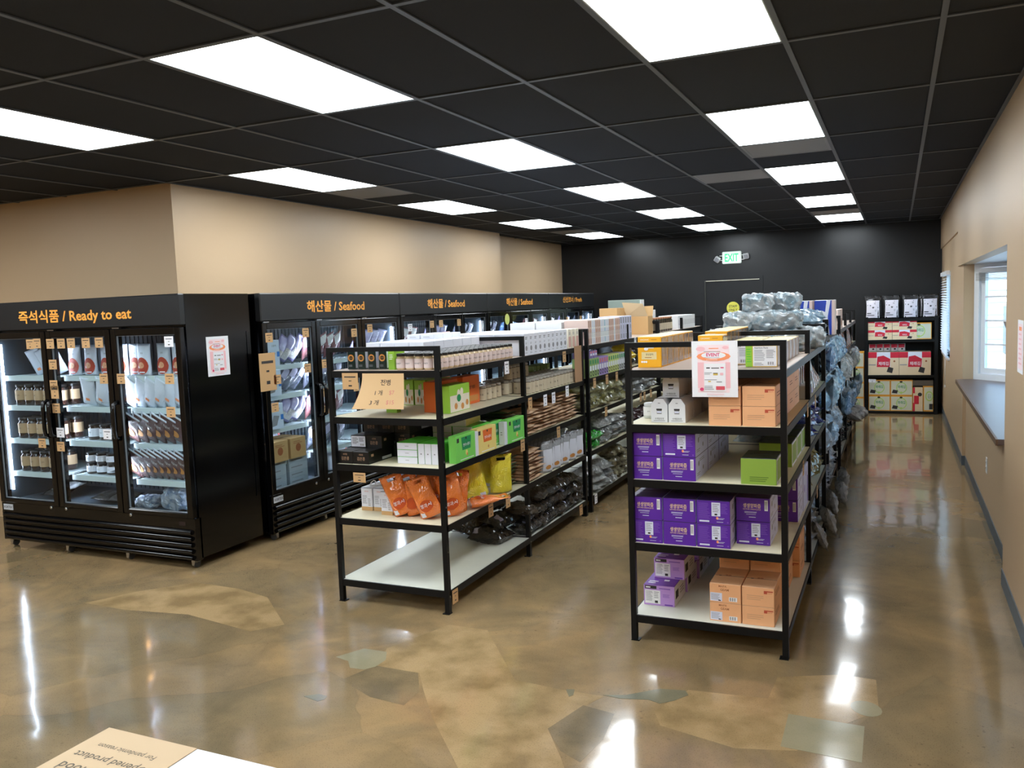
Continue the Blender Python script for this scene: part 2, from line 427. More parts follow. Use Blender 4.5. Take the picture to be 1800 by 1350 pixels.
def bag(name, w, h, t, body, seed=1, crumple=0.01, standing=True, seal=0.1, label=None, handle=False, topmat=None, nx=10, nz=12, items=None, facet=False):
    """filled pouch: origin bottom centre, front faces -Y. label=(u0,v0,u1,v1,mat); handle punches a grip hole near the top"""
    fn = bag_fn(w, h, t, seed, crumple, standing, seal)
    mb = MB(); idx = {}
    def V(i, j, s):
        u, v = i / nx, j / nz
        edge = i in (0, nx) or j == nz or (j == 0 and not standing)
        key = (i, j, 0 if edge else s)
        if key not in idx:
            p = fn(u, v, s)
            if edge: p = Vector((p.x, fn(u, v, 1).y * 0.3, p.z))
            idx[key] = len(mb.v); mb.v.append(tuple(p))
        return idx[key]
    hole = [(i, nz - 2) for i in range(nx // 2 - 2, nx // 2 + 2)] if handle else []
    for s in (-1, 1):
        for j in range(nz):
            for i in range(nx):
                if (i, j) in hole: continue
                q = [V(i, j, s), V(i + 1, j, s), V(i + 1, j + 1, s), V(i, j + 1, s)]
                if s == 1: q.reverse()
                if len(set(q)) < 3: continue
                mb.f.append(list(dict.fromkeys(q))); mb.m.append(1 if topmat and j >= nz * (1 - seal) - 1 else 0); mb.sm.append(not facet)
    if standing:
        bot = [V(i, 0, -1) for i in range(nx + 1)] + [V(i, 0, 1) for i in range(nx - 1, 0, -1)]
        mb.f.append(bot[::-1]); mb.m.append(0); mb.sm.append(False)
    root = ob(name, mb.mesh(name, [body] + ([topmat] if topmat else [])))
    def cf(x, z, k):
        p = fn(min(1, max(0, x)), min(1, max(0, z)), -1); return (p.x, p.y - 0.0015 - 0.0004 * k, p.z)
    if label:
        u0, v0, u1, v1, lm = label; m2 = MB(); a, b = 5, 6
        vs = [cf(u0 + (u1 - u0) * i / a, v0 + (v1 - v0) * j / b, 1) for j in range(b + 1) for i in range(a + 1)]
        m2.add(vs, [(j * (a + 1) + i, j * (a + 1) + i + 1, (j + 1) * (a + 1) + i + 1, (j + 1) * (a + 1) + i) for j in range(b) for i in range(a)], 0, True)
        ob('label', m2.mesh('label', [lm]), root)
    if items:
        m2 = MB(); ms = []
        for k, it in enumerate(items):
            mm = it[-1] if it[0] != 't' else it[5]
            if mm not in ms: ms.append(mm)
            i0 = ms.index(mm)
            if it[0] == 'r':
                _, u0, v0, u1, v1, _m = it
                a = 4; vs = [cf(u0 + (u1 - u0) * i / a, v0 + (v1 - v0) * j / a, 3 + k) for j in range(a + 1) for i in range(a + 1)]
                m2.add(vs, [(j * (a + 1) + i, j * (a + 1) + i + 1, (j + 1) * (a + 1) + i + 1, (j + 1) * (a + 1) + i) for j in range(a) for i in range(a)], i0, True)
            elif it[0] == 'c':
                _, cu, cv, ru, rv, _m = it
                vs = [cf(cu, cv, 4 + k)] + [cf(cu + ru * math.cos(2 * PI * q / 16), cv + rv * math.sin(2 * PI * q / 16), 4 + k) for q in range(16)]
                m2.add(vs, [(0, 1 + q, 1 + (q + 1) % 16) for q in range(16)], i0, True)
            elif it[0] == 't':
                g, fs = glyphs(it[1]); asp = h / w
                m2.add([cf(it[2] + x * it[4] * asp, it[3] + y * it[4], 5 + k) for x, y in g], fs, i0)
        ob('print', m2.mesh('print', ms), root)
    return root

def wrapped(name, w, d, h, film, core=None, seed=1, amp=0.012, n=9):
    """film-wrapped pack: a rounded, creased block; core = inner solid colour seen through"""
    mb = MB(); bm = bmesh.new(); bmesh.ops.create_cube(bm, size=2)
    bmesh.ops.subdivide_edges(bm, edges=list(bm.edges), cuts=n, use_grid_fill=True)
    bm.verts.index_update(); vs = []
    for v in bm.verts:
        c = v.co; q = (abs(c.x) ** 5 + abs(c.y) ** 5 + abs(c.z) ** 5) ** (1 / 5)
        p = Vector((c.x / q * w / 2, c.y / q * d / 2, c.z / q * h / 2))
        nn = noise.noise_vector(p * 22 + Vector((seed * 5.1, 0, seed))) + 0.6 * noise.noise_vector(p * 37 + Vector((seed, seed, 0)))
        p += nn * amp; p.z = max(p.z, -h / 2) + h / 2; vs.append(tuple(p))
    mb.add(vs, [[v.index for v in f.verts] for f in bm.faces], 0, False); bm.free()
    root = ob(name, mb.mesh(name, [film]))
    if core:
        m2 = MB().cbox(-w * 0.41, -d * 0.42, h * 0.06, w * 0.41, d * 0.42, h * 0.88, 0.015)
        ob('contents', m2.mesh('contents', [core]), root)
    return root

def jar(name, r, h, glass, lidm, labelm, lid=0.16, lab=(0.12, 0.72), n=14, text=None):
    b = MB(); zl = h * (1 - lid)
    b.lathe([(r * 0.86, 0), (r, 0.006), (r, zl * 0.86), (r * 0.8, zl * 0.97), (r * 0.8, zl)], n)
    root = ob(name, b.mesh(name, [glass]))
    l = MB(); l.lathe([(r * 0.9, zl), (r * 0.93, zl + 0.003), (r * 0.93, h - 0.003), (r * 0.86, h)], n)
    ob('lid', l.mesh('lid', [lidm]), root)
    g = MB(); o = 0.0008; z0, z1 = h * lab[0], h * lab[1]; k = 18
    vs = []; a0, a1 = -PI / 2 - 1.9, -PI / 2 + 1.9
    for j in range(2):
        for i in range(k + 1):
            a = a0 + (a1 - a0) * i / k; vs.append(((r + o) * math.cos(a), (r + o) * math.sin(a), (z0, z1)[j]))
    g.add(vs, [(i, i + 1, k + 2 + i, k + 1 + i) for i in range(k)], 0, True)
    ms = [labelm]
    if text:
        ms.append(INK); gg, fs = glyphs(text)
        hh = (z1 - z0) * 0.16
        g.add([((r + 2 * o) * math.sin(x * hh / r), -(r + 2 * o) * math.cos(x * hh / r), (z0 + z1) / 2 + y * hh) for x, y in gg], fs, 1)
    ob('label', g.mesh('label', ms), root)
    return root

# ================================================================== THE SETTING
BEIGE = mat('beige_paint', (194, 166, 132), rough=0.42, spec=0.4, bump=0.12, bscale=90)
BLACKWALL = mat('black_wall_paint', (17, 20, 24), rough=0.3, spec=0.45, bump=0.1, bscale=90)
TILE = mat('black_ceiling_tile', (46, 49, 54), rough=0.85, spec=0.12, bump=0.35, bscale=260)
TBAR = mat('grey_tee_bar', (78, 84, 92), rough=0.5)
WHITE_TRIM = mat('white_trim', (238, 240, 242), rough=0.4)
BASEB = mat('rubber_baseboard', (84, 93, 100), rough=0.5, var=0.15, vscale=20)
XW = 1.645
YB = 10.6
H = 2.9

fl = struct('floor', MB().box(-10, -8, -0.06, 1.72, YB + 0.1, 0).mesh('floor', FLOOR))
def patch(pts, m, name='concrete_patch'):
    mb = MB(); n = len(pts); z = {'tan_concrete': 0.0004, 'olive_concrete': 0.0006, 'grey_concrete': 0.0009, 'slate_concrete': 0.0012}[m.name]
    if sum(pts[i][0] * pts[(i + 1) % n][1] - pts[(i + 1) % n][0] * pts[i][1] for i in range(n)) < 0: pts = pts[::-1]
    mb.add([(x, y, z) for x, y in pts] + [(x * 1, y * 1, 0.0001) for x, y in pts],
           [list(range(n))] + [(i, n + i, n + (i + 1) % n, (i + 1) % n) for i in range(n)], 0)
    return struct(name, mb.mesh(name, m), fl)
def concrete(name, c1, c2, speck=0.25):
    m = mat(name, c1, rough=0.12, spec=0.5, coat=0.22)
    nt = m.node_tree; n = nt.nodes; l = nt.links; b = n['Principled BSDF']
    tc = n.new('ShaderNodeTexCoord'); a = n.new('ShaderNodeTexNoise'); a.inputs['Scale'].default_value = 4; a.inputs['Detail'].default_value = 8
    l.new(tc.outputs['Object'], a.inputs['Vector'])
    x = n.new('ShaderNodeMix'); x.data_type = 'RGBA'; x.inputs[6].default_value = rgb(c1); x.inputs[7].default_value = rgb(c2)
    mr = n.new('ShaderNodeMapRange'); mr.inputs[1].default_value = 0.38; mr.inputs[2].default_value = 0.6; l.new(a.outputs['Fac'], mr.inputs[0])
    l.new(mr.outputs[0], x.inputs[0])
    s2 = n.new('ShaderNodeTexNoise'); s2.inputs['Scale'].default_value = 160; l.new(tc.outputs['Object'], s2.inputs['Vector'])
    mr2 = n.new('ShaderNodeMapRange'); mr2.inputs[1].default_value = 0.3; mr2.inputs[2].default_value = 0.45; mr2.inputs[3].default_value = 1 - speck; l.new(s2.outputs['Fac'], mr2.inputs[0])
    y = n.new('ShaderNodeMix'); y.data_type = 'RGBA'; y.blend_type = 'MULTIPLY'; y.inputs[0].default_value = 1
    l.new(x.outputs[2], y.inputs[6]); l.new(mr2.outputs[0], y.inputs[7]); l.new(y.outputs[2], b.inputs['Base Color'])
    wv = n.new('ShaderNodeTexNoise'); wv.inputs['Scale'].default_value = 2.2; l.new(tc.outputs['Object'], wv.inputs['Vector'])
    bp = n.new('ShaderNodeBump'); bp.inputs['Strength'].default_value = 0.25; bp.inputs['Distance'].default_value = 0.011
    l.new(wv.outputs['Fac'], bp.inputs['Height']); l.new(bp.outputs[0], b.inputs['Normal']); l.new(bp.outputs[0], b.inputs['Coat Normal'])
    return m
TAN = concrete('tan_concrete', (138, 114, 78), (170, 142, 102))
GREYC = concrete('grey_concrete', (142, 134, 106), (152, 142, 114), 0.1)
DARKC = concrete('slate_concrete', (108, 106, 86), (126, 118, 94), 0.15)
OLIVE = concrete('olive_concrete', (108, 94, 70), (134, 114, 84))
for _p in [[(-1.448, -0.211), (-1.291, 0.206), (-1.044, 0.2), (-0.833, -0.076), (-0.637, -0.331), (-0.391, -0.354), (-0.175, -0.351), (-0.224, -0.464), (-0.307, -0.721), (-0.175, -0.914), (-0.026, -1.155), (-0.381, -1.29), (-0.618, -1.032), (-0.825, -0.809), (-0.997, -0.591), (-1.122, -0.421), (-1.361, -0.427)], [(0.172, -0.157), (0.526, -0.121), (0.538, 0.122), (0.818, 0.248), (0.968, 0.242), (0.986, -0.081), (0.847, -0.266), (0.692, -0.544), (0.458, -0.608), (0.133, -0.528), (0.077, -0.412)], [(-3.739, -0.231), (-3.594, 0.048), (-3.341, 0.328), (-2.953, 0.318), (-2.648, 0.242), (-2.221, -0.111), (-2.343, -0.263), (-2.917, -0.17), (-3.372, -0.239)]]: patch(_p, TAN)
for _p in [[(0.628, -0.239), (0.934, -0.244), (0.934, -0.549), (0.629, -0.53)], [(1.0, -0.084), (0.996, -0.111), (0.982, -0.132), (0.962, -0.145), (0.938, -0.147), (0.914, -0.139), (0.892, -0.122), (0.877, -0.097), (0.871, -0.069), (0.874, -0.041), (0.888, -0.019), (0.909, -0.006), (0.934, -0.003), (0.959, -0.012), (0.98, -0.031), (0.995, -0.056)], [(-1.646, -0.399), (-1.566, -0.253), (-1.423, -0.251), (-1.371, -0.341), (-1.375, -0.432), (-1.411, -0.481), (-1.493, -0.488), (-1.552, -0.42)]]: patch(_p, GREYC)
for _p in [[(-0.085, -0.306), (0.046, -0.19), (0.161, -0.168), (0.184, -0.209), (0.136, -0.286), (0.083, -0.335), (0.025, -0.315), (-0.1, -0.348), (-0.184, -0.341)], [(-1.513, -0.834), (-1.461, -0.79), (-1.407, -0.795), (-1.398, -0.829), (-1.418, -0.855)], [(-0.366, -0.345), (-0.328, -0.331), (-0.313, -0.388), (-0.326, -0.411)]]: patch(_p, DARKC)
for _p in [[(-1.383, -0.42), (-1.127, -0.423), (-1.017, -0.598), (-1.01, -0.749), (-1.209, -0.73), (-1.45, -0.621)], [(-0.307, -0.721), (-0.236, -0.468), (-0.08, -0.497), (-0.057, -0.726), (-0.086, -0.926), (-0.191, -0.873)]]: patch(_p, OLIVE)


# ceiling: slab, tee grid, recessed tiles
LIGHTS = [(0, -1), (0, 1), (0, 3), (0, 5), (0, 7), (-3, -1), (-3, 1), (-3, 3), (-3, 5), (-3, 7),
          (-6, -1), (-6, 1), (-6, 3), (-6, 5), (-6, 7), (-9, -1), (-12, -1), (0, -3), (-3, -3), (-6, -3), (-9, -3), (-12, -3),
          (0, -5), (-3, -5), (-6, -5), (-9, -5), (-12, -5)]
VENTS = [(0, 2, 0), (-1, 3, 0), (0, 6, 1), (-6, 2, 0), (-6, 6, 1)]   # column, row, which half of the cell
GX, GY = 0.61, 1.22
ce = struct('ceiling', MB().box(-10, -8, H + 0.03, 1.72, YB + 0.1, H + 0.1).mesh('ceiling', TILE))
g = MB()
for i in range(-16, 4):
    x = i * GX
    if -10 < x < XW: g.box(x - 0.012, -8, H, x + 0.012, YB, H + 0.006)
for j in range(-6, 9):
    g.box(-10, j * GY - 0.012, H + 0.0005, XW, j * GY + 0.012, H + 0.0065)
g.box(XW - 0.022, -8, H - 0.001, XW, YB, H + 0.006); g.box(-10, YB - 0.022, H - 0.001, XW, YB, H + 0.006)
struct('ceiling_grid', g.mesh('ceiling_grid', TBAR), ce)
tm = MB().box(0.004, 0.004, 0, GX - 0.004, GY - 0.004, 0.012).mesh('ceiling_tile', TILE)
th = MB().box(0.004, 0.004, 0, GX - 0.004, GY / 2 - 0.004, 0.012).mesh('ceiling_tile_half', TILE)
te = MB().box(0.004, 0.004, 0, XW - 2 * GX - 0.002, GY - 0.004, 0.012).mesh('ceiling_tile_edge', TILE)
VC = {(i, j): hf for i, j, hf in VENTS}
for j in range(-2, 9):
    for i in range(-10, 3):
        if (i, j) in LIGHTS: continue
        if j > 1 and (i + 1) * GX < -4.6: continue
        if (i, j) in VC:
            struct('ceiling_tile', th, ce, (i * GX, j * GY + (GY / 2 if VC[(i, j)] == 0 else 0), H + 0.008))
        else:
            struct('ceiling_tile', te if i == 2 else tm, ce, (i * GX, j * GY, H + 0.008))
for j in range(-6, -2):
    for i in range(-12, 3):
        if (i, j) not in LIGHTS: struct('ceiling_tile', te if i == 2 else tm, ce, (i * GX, j * GY, H + 0.008))

DIFF = mat('light_diffuser', (240, 249, 255), rough=0.5, emit=PANEL)
fm = MB()
a, b_, c_ = 0.018, GX - 0.018, GY - 0.018
for q in ((0.008, 0.008, a, GY - 0.008), (b_, 0.008, GX - 0.008, GY - 0.008), (a, 0.008, b_, a), (a, c_, b_, GY - 0.008)):
    fm.box(q[0], q[1], 0.0, q[2], q[3], 0.02)
fmesh = fm.mesh('light_frame', WHITE_MET)
dmesh = MB().box(a, a, 0.003, b_, c_, 0.012).mesh('diffuser', DIFF)
LCOL = {0: 'window-side row', -3: 'middle row', -6: 'row beside the freezers', -9: 'far left row', -12: 'leftmost row'}
for i, j in LIGHTS:
    t = empty('ceiling_light', (i * GX, j * GY, H + 0.001))
    if j >= -1: lab = 'recessed white ceiling light panel, %s from the camera in the %s' % (ORD[(j + 1) // 2], LCOL[i])
    else: lab = 'white ceiling light panel behind the camera, %s back, %s' % (ORD[(-j - 3) // 2], LCOL[i])
    tag(t, lab, 'ceiling light', 'recessed ceiling light panels')
    ob('light_frame', fmesh, t); ob('diffuser', dmesh, t)
VG = mat('vent_grey', (128, 128, 130), rough=0.5)
VB = mat('vent_back', (92, 92, 96), rough=0.7)
VL = {(0, 2): 'pale grey ceiling vent just behind the second right-hand light panel', (-1, 3): 'pale grey ceiling vent left of the third right-hand light panel',
      (0, 6): 'grey ceiling vent in front of the farthest right-hand light panel', (-6, 2): 'grey ceiling vent behind the second light panel above the freezers',
      (-6, 6): 'grey ceiling vent beside the farthest light panel above the freezers'}
for i, j, hf in VENTS:
    t = empty('ceiling_vent', (i * GX, j * GY + hf * GY / 2, H + 0.001))
    tag(t, VL[(i, j)], 'vent', 'ceiling vents')
    v = MB(); v.box(0.012, 0.012, 0.006, GX - 0.012, GY / 2 - 0.012, 0.012); ob('back_plate', v.mesh('back_plate', VB), t)
    v = MB()
    for q in ((0.008, 0.008, 0.03, GY / 2 - 0.008), (GX - 0.03, 0.008, GX - 0.008, GY / 2 - 0.008), (0.03, 0.008, GX - 0.03, 0.03), (0.03, GY / 2 - 0.03, GX - 0.03, GY / 2 - 0.008)):
        v.box(q[0], q[1], 0, q[2], q[3], 0.008)
    ob('vent_frame', v.mesh('vent_frame', VG), t)
    if not _M.get('ventslat'):
        s = MB(); s.add([(0.03, -0.012, 0.008), (GX - 0.03, -0.012, 0.008), (GX - 0.03, 0.012, 0.001), (0.03, 0.012, 0.001)], [(0, 1, 2, 3)]); _M['ventslat'] = s.mesh('slat', VG)
    for k in range(20): ob('slat', _M['ventslat'], t, (0, 0.045 + k * 0.027, 0))

# walls
struct('wall_left_front', MB().box(-10, 1.27, 0, -4.28, 1.37, H + 0.02).mesh('wall', BEIGE))
struct('wall_left', MB().box(-4.38, 1.37, 0, -4.28, 7.5, H + 0.02).mesh('wall', BEIGE))
struct('wall_left_far', MB().box(-4.6, 7.5, 0, -4.5, YB, H + 0.02).box(-4.5, 7.4, 0, -4.38, 7.5, H + 0.02).mesh('wall', BEIGE))
struct('wall_outer_left', MB().box(-10.1, -8, 0, -10, 1.37, H + 0.02).mesh('wall', BEIGE))
struct('wall_rear', MB().box(-10, -8.1, 0, 1.745, -8, H + 0.02).mesh('wall', BEIGE))
DX0, DX1, DZ = -1.977 + 0.055, -0.967 - 0.055, 2.13
bw = MB(); bw.box(-4.5, YB, 0, DX0, YB + 0.1, H + 0.02); bw.box(DX1, YB, 0, 1.765, YB + 0.1, H + 0.02); bw.box(DX0, YB, DZ, DX1, YB + 0.1, H + 0.02)
struct('wall_back', bw.mesh('wall', BLACKWALL))
dr = struct('door_1', MB().box(DX0 + 0.004, YB + 0.035, 0.01, DX1 - 0.004, YB + 0.08, DZ - 0.004).mesh('door', BLACKWALL))
k = MB(); k.lathe([(0.026, 0), (0.026, 0.008), (0.01, 0.012), (0.01, 0.035), (0.026, 0.045), (0.028, 0.06), (0.018, 0.07)], 14)
struct('door_handle', k.mesh('door_handle', CHROME), dr, (DX1 - 0.08, YB + 0.035, 1.0), (PI / 2, 0, 0))
tr = MB(); e = 0.055
tr.box(DX0 - e, YB - 0.018, 0, DX0, YB, DZ + e); tr.box(DX1, YB - 0.018, 0, DX1 + e, YB, DZ + e); tr.box(DX0, YB - 0.018, DZ, DX1, YB, DZ + e)
struct('trim_1', tr.mesh('trim', BLACKWALL))

Y0, Y1, ZS, ZT = 1.9, 5.9, 0.90, 2.07      # bay opening
struct('wall_right_near', MB().box(XW, -8, 0, XW + 0.1, Y0, H + 0.02).mesh('wall', BEIGE))
struct('wall_right_header', MB().box(XW, Y0, ZT, XW + 0.1, Y1, H + 0.02).mesh('wall', BEIGE))
struct('wall_right_below_window', MB().box(1.70, Y0, 0, 1.78, Y1, ZS - 0.04).mesh('wall', BEIGE))
wf = MB(); X2 = 1.668; WY0, WY1, WZ0, WZ1 = 8.3, 9.9, 0.95, 2.07
wf.box(X2, Y1, 0, X2 + 0.1, WY0, H + 0.02); wf.box(X2, WY1, 0, X2 + 0.1, YB, H + 0.02)
wf.box(X2, WY0, 0, X2 + 0.1, WY1, WZ0); wf.box(X2, WY0, WZ1, X2 + 0.1, WY1, H + 0.02); wf.box(XW, Y1, ZT + 0.0, X2, Y1 + 0.6, H + 0.02); wf.box(XW + 0.004, Y1 + 0.6, 2.45, X2, YB, H + 0.02)
struct('wall_right_far', wf.mesh('wall', BEIGE))
bb = MB(); bb.box(XW - 0.006, -8, 0, XW, Y0 + 0.0, 0.1); bb.box(XW - 0.006, Y0, 0, 1.70, Y0 + 0.006, 0.1); bb.box(1.694, Y0 + 0.006, 0, 1.70, Y1, 0.1)
bb.box(X2 - 0.006, Y1 - 0.006, 0, 1.70, Y1, 0.1); bb.box(X2 - 0.006, Y1, 0, X2, YB, 0.1)
struct('baseboard_right', bb.mesh('baseboard', BASEB))
struct('baseboard_back', MB().box(-4.5, YB - 0.006, 0, DX0 - e, YB, 0.1).box(DX1 + e, YB - 0.006, 0, X2 - 0.006, YB, 0.1).mesh('baseboard', BLACK_MATTE))

# bay: soffit, sill, three sashes
BAY = None
def slab(pts, z0, z1, m, name, mm=None):
    n = len(pts); mb = MB()
    mb.add([(x, y, z0) for x, y in pts] + [(x, y, z1) for x, y in pts],
           [list(range(n)), list(range(n, 2 * n))[::-1]] + [(i, (i + 1) % n, n + (i + 1) % n, n + i) for i in range(n)], 0)
    return struct(name, mb.mesh(name, m))
OUT = [(XW + 0.1, Y1), (1.84, Y1 + 0.04), (2.38, 5.33), (2.38, 2.47), (1.84, Y0 - 0.04), (XW + 0.1, Y0)]
slab(OUT, ZT + 0.0, ZT + 0.06, WHITE_TRIM, 'ceiling_bay')
struct('wall_right_jamb', MB().box(X2 + 0.1005, Y1 + 0.0005, ZS, 1.785, Y1 + 0.05, ZT).box(XW + 0.1005, Y0 - 0.05, ZS, 1.785, Y0 - 0.0005, ZT).mesh('wall', BEIGE))
SILL = mat('brown_laminate', (92, 76, 72), rough=0.34, spec=0.5, var=0.12, vscale=6)
SILLE = mat('wood_edge', (104, 78, 58), rough=0.5, var=0.3, vscale=30)
sl = slab([(1.612, Y1 - 0.02), (XW, Y1)] + OUT[1:5] + [(XW, Y0), (1.612, Y0 + 0.005)], ZS - 0.035, ZS, SILL, 'trim_2')
struct('sill_edge', MB().box(1.600, Y0 + 0.006, ZS - 0.04, 1.612, Y1 - 0.02, ZS - 0.001).mesh('sill_edge', SILLE), sl)
WGL = glass_mat('window_glass')
BLIND = mat('blind_grey', (150, 146, 138), rough=0.7, var=0.15, vscale=30)
def bay_window(n, p0, p1):
    a = Vector((p0[0], p0[1], 0)); b = Vector((p1[0], p1[1], 0)); W = (b - a).length; ang = math.atan2(b.y - a.y, b.x - a.x)
    r = struct('window_%d' % n, MB().box(0, -0.01, ZS, 0.06, 0.07, ZT).box(W - 0.06, -0.01, ZS, W, 0.07, ZT).box(0.06, -0.01, ZS, W - 0.06, 0.07, ZS + 0.06).box(0.06, -0.01, ZT - 0.04, W - 0.06, 0.07, ZT).mesh('window', WHITE_TRIM), None, a, (0, 0, ang))
    s = MB(); x0, x1, z0, z1 = 0.065, W - 0.065, ZS + 0.065, ZT - 0.045
    s.box(x0, 0.015, z0, x0 + 0.05, 0.055, z1).box(x1 - 0.05, 0.015, z0, x1, 0.055, z1).box(x0 + 0.05, 0.015, z0, x1 - 0.05, 0.055, z0 + 0.055).box(x0 + 0.05, 0.015, z1 - 0.05, x1 - 0.05, 0.055, z1)
    fr = struct('window_frame', s.mesh('window_frame', WHITE_TRIM), r)
    for f in (0.25, 0.5, 0.75):
        z = z0 + 0.055 + (z1 - z0 - 0.105) * f
        struct('muntin', MB().box(x0 + 0.05, 0.022, z - 0.009, x1 - 0.05, 0.048, z + 0.009).mesh('muntin', WHITE_TRIM), fr)
    struct('window_pane', MB().box(x0 + 0.05, 0.033, z0 + 0.05, x1 - 0.05, 0.037, z1 - 0.05).mesh('pane', WGL), fr)
    hd = struct('raised_blind', MB().box(x0, -0.055, z1 - 0.045, x1, -0.02, z1 + 0.0).mesh('blind', WHITE_TRIM), r)
    for q in range(9):
        zz = z1 - 0.055 - q * 0.0085
        struct('slat', MB().box(x0 + 0.004, -0.06, zz - 0.002, x1 - 0.004, -0.015, zz + 0.002).mesh('slat', BLIND), hd)
    return r
bay_window(1, (1.77, Y1), (2.28, 5.3)); bay_window(2, (2.28, 5.3), (2.28, 2.5)); bay_window(3, (2.28, 2.5), (1.77, Y0))
# far window with lowered blinds
r = struct('window_4', MB().box(X2 + 0.03, WY0, WZ0, X2 + 0.09, WY0 + 0.05, WZ1).box(X2 + 0.03, WY1 - 0.05, WZ0, X2 + 0.09, WY1, WZ1).box(X2 + 0.03, WY0, WZ0, X2 + 0.09, WY1, WZ0 + 0.05).box(X2 + 0.03, WY0, WZ1 - 0.05, X2 + 0.09, WY1, WZ1).mesh('window', WHITE_TRIM))
struct('window_pane', MB().box(X2 + 0.05, WY0 + 0.05, WZ0 + 0.05, X2 + 0.055, WY1 - 0.05, WZ1 - 0.05).mesh('pane', WGL), r)
struct('window_sill', MB().box(X2 - 0.03, WY0 - 0.03, WZ0 - 0.03, X2 + 0.03, WY1 + 0.03, WZ0).mesh('window_sill', WHITE_TRIM), r)
t = empty('window_blind', (X2 - 0.03, WY0, WZ0)); tag(t, 'white slatted blind hanging over the far window beside the black wall', 'blind')
ob('head_rail', MB().box(-0.02, 0.0, WZ1 - WZ0 - 0.05, 0.025, WY1 - WY0, WZ1 - WZ0).mesh('head_rail', WHITE_TRIM), t)
slm = MB(); slm.add([(-0.018, 0.01, -0.008), (0.018, 0.01, 0.008), (0.018, WY1 - WY0 - 0.01, 0.008), (-0.018, WY1 - WY0 - 0.01, -0.008)], [(0, 1, 2, 3)]); slm = slm.mesh('slat', WHITE_TRIM)
for q in range(30): ob('slat', slm, t, (0, 0, 0.04 + q * 0.034))
cd = MB().tube([(-0.02, 0.06, 0), (-0.02, 0.06, -0.35)], 0.003).lathe([(0.008, -0.39), (0.01, -0.37), (0.004, -0.35)], 8, -0.02, 0.06)
ob('pull_cord', cd.mesh('pull_cord', WHITE_TRIM), t)

# outside, seen through the bay
struct('ground_outside', MB().box(1.9, -12, -0.3, 30, 40, -0.2).mesh('ground', mat('pale_paving', (200, 198, 192), rough=0.9, var=0.1)))
so = MB()
for q in range(16): so.add([(2.0, 16, q * 0.25 - 0.2), (14, 16, q * 0.25 - 0.2), (14, 16.03, q * 0.25 + 0.05), (2.0, 16.03, q * 0.25 + 0.05)], [(0, 1, 2, 3)])
so.box(2.0, 16.04, -0.2, 14, 16.2, 3.8)
struct('wall_outside', so.mesh('wall_outside', mat('white_siding', (238, 238, 236), rough=0.8)))
t = empty('parked_trolley', (3.05, 12.5, -0.2)); tag(t, 'grey boxy trolley outside the bay window', 'trolley')
ob('cabinet', MB().cbox(-0.35, -0.3, 0.9, 0.35, 0.3, 1.75, 0.03).mesh('cabinet', mat('grey_trolley', (120, 130, 140), rough=0.4)), t)
ob('base', MB().box(-0.3, -0.25, 0.0, 0.3, 0.25, 0.9).mesh('base', mat('pale_base', (190, 194, 200), rough=0.6)), t)
t = empty('leaning_plank', (2.55, 9.0, -0.2)); tag(t, 'brown plank leaning outside below the bay window', 'plank')
ob('board', MB().add([(-0.1, 0, 0), (0.02, 0, 0), (-0.5, 0, 1.6), (-0.62, 0, 1.6), (-0.1, 0.06, 0), (0.02, 0.06, 0), (-0.5, 0.06, 1.6), (-0.62, 0.06, 1.6)],
   [(0, 1, 2, 3), (4, 7, 6, 5), (0, 4, 5, 1), (1, 5, 6, 2), (2, 6, 7, 3), (3, 7, 4, 0)]).mesh('board', mat('brown_plank', (120, 92, 78), rough=0.8, var=0.2)), t)
t.location = (2.95, 9.0, -0.2)

# outlet on the wall below the sill
t = empty('wall_outlet', (1.70, 3.59, 0.43)); tag(t, 'white power outlet low on the beige wall under the bay sill', 'outlet')
ob('cover_plate', MB().cbox(-0.006, -0.04, -0.062, 0, 0.04, 0.062, 0.002).mesh('cover_plate', WHITE_TRIM), t)
for z in (-0.022, 0.022):
    s = ob('socket', MB().cbox(-0.009, -0.017, z - 0.015, -0.006, 0.017, z + 0.015, 0.001).mesh('socket', WHITE_TRIM), t)
    ob('slot', MB().box(-0.0095, -0.008, z - 0.006, -0.009, -0.005, z + 0.006).box(-0.0095, 0.005, z - 0.006, -0.009, 0.008, z + 0.006).mesh('slot', INK), s)

# ================================================================== EXIT sign, STAFF ONLY disc
t = empty('exit_sign', (-1.462, YB, 2.5)); tag(t, 'white illuminated exit sign with two emergency lamp heads above the black door', 'exit sign')
EXW = mat('exit_housing', (226, 240, 234), rough=0.4, emit=0.35)
EXG = mat('exit_green', (40, 205, 130), rough=0.4, emit=0.7)
ob('housing', MB().cbox(-0.155, -0.05, -0.1, 0.155, 0, 0.1, 0.012).mesh('housing', EXW), t)
ob('lettering', prints([('t', 'EXIT', 0, 0.0, 0.13, EXG, 0.62, 0.02)], flat_front(-0.05), 'lettering'), t)
for s in (-1, 1):
    arm = MB().box(0.155, -0.035, 0.03, 0.20, -0.022, 0.042).box(0.155, -0.035, -0.045, 0.20, -0.022, -0.033)
    lp = ob('lamp_head', MB().cbox(-0.045, -0.03, -0.045, 0.045, 0.03, 0.045, 0.01).mesh('lamp_head', WHITE_TRIM), t, (s * 0.235, -0.05, 0.0 + (0.012 if s > 0 else -0.02)), (0.3, math.radians(35) if s < 0 else -0.1, 0))
    ob('lens', MB().cbox(-0.033, -0.034, -0.033, 0.033, -0.03, 0.033, 0.001).mesh('lens', mat('lamp_lens', (168, 170, 178), rough=0.25)), lp)
    if s < 0: arm.v = [(-x, y, z) for x, y, z in arm.v]
    ob('arm', arm.mesh('arm', WHITE_TRIM), t)
t = empty('staff_sign', (-1.462, YB + 0.03, 1.662)); tag(t, 'round yellow staff only sign stuck on the black door', 'sign')
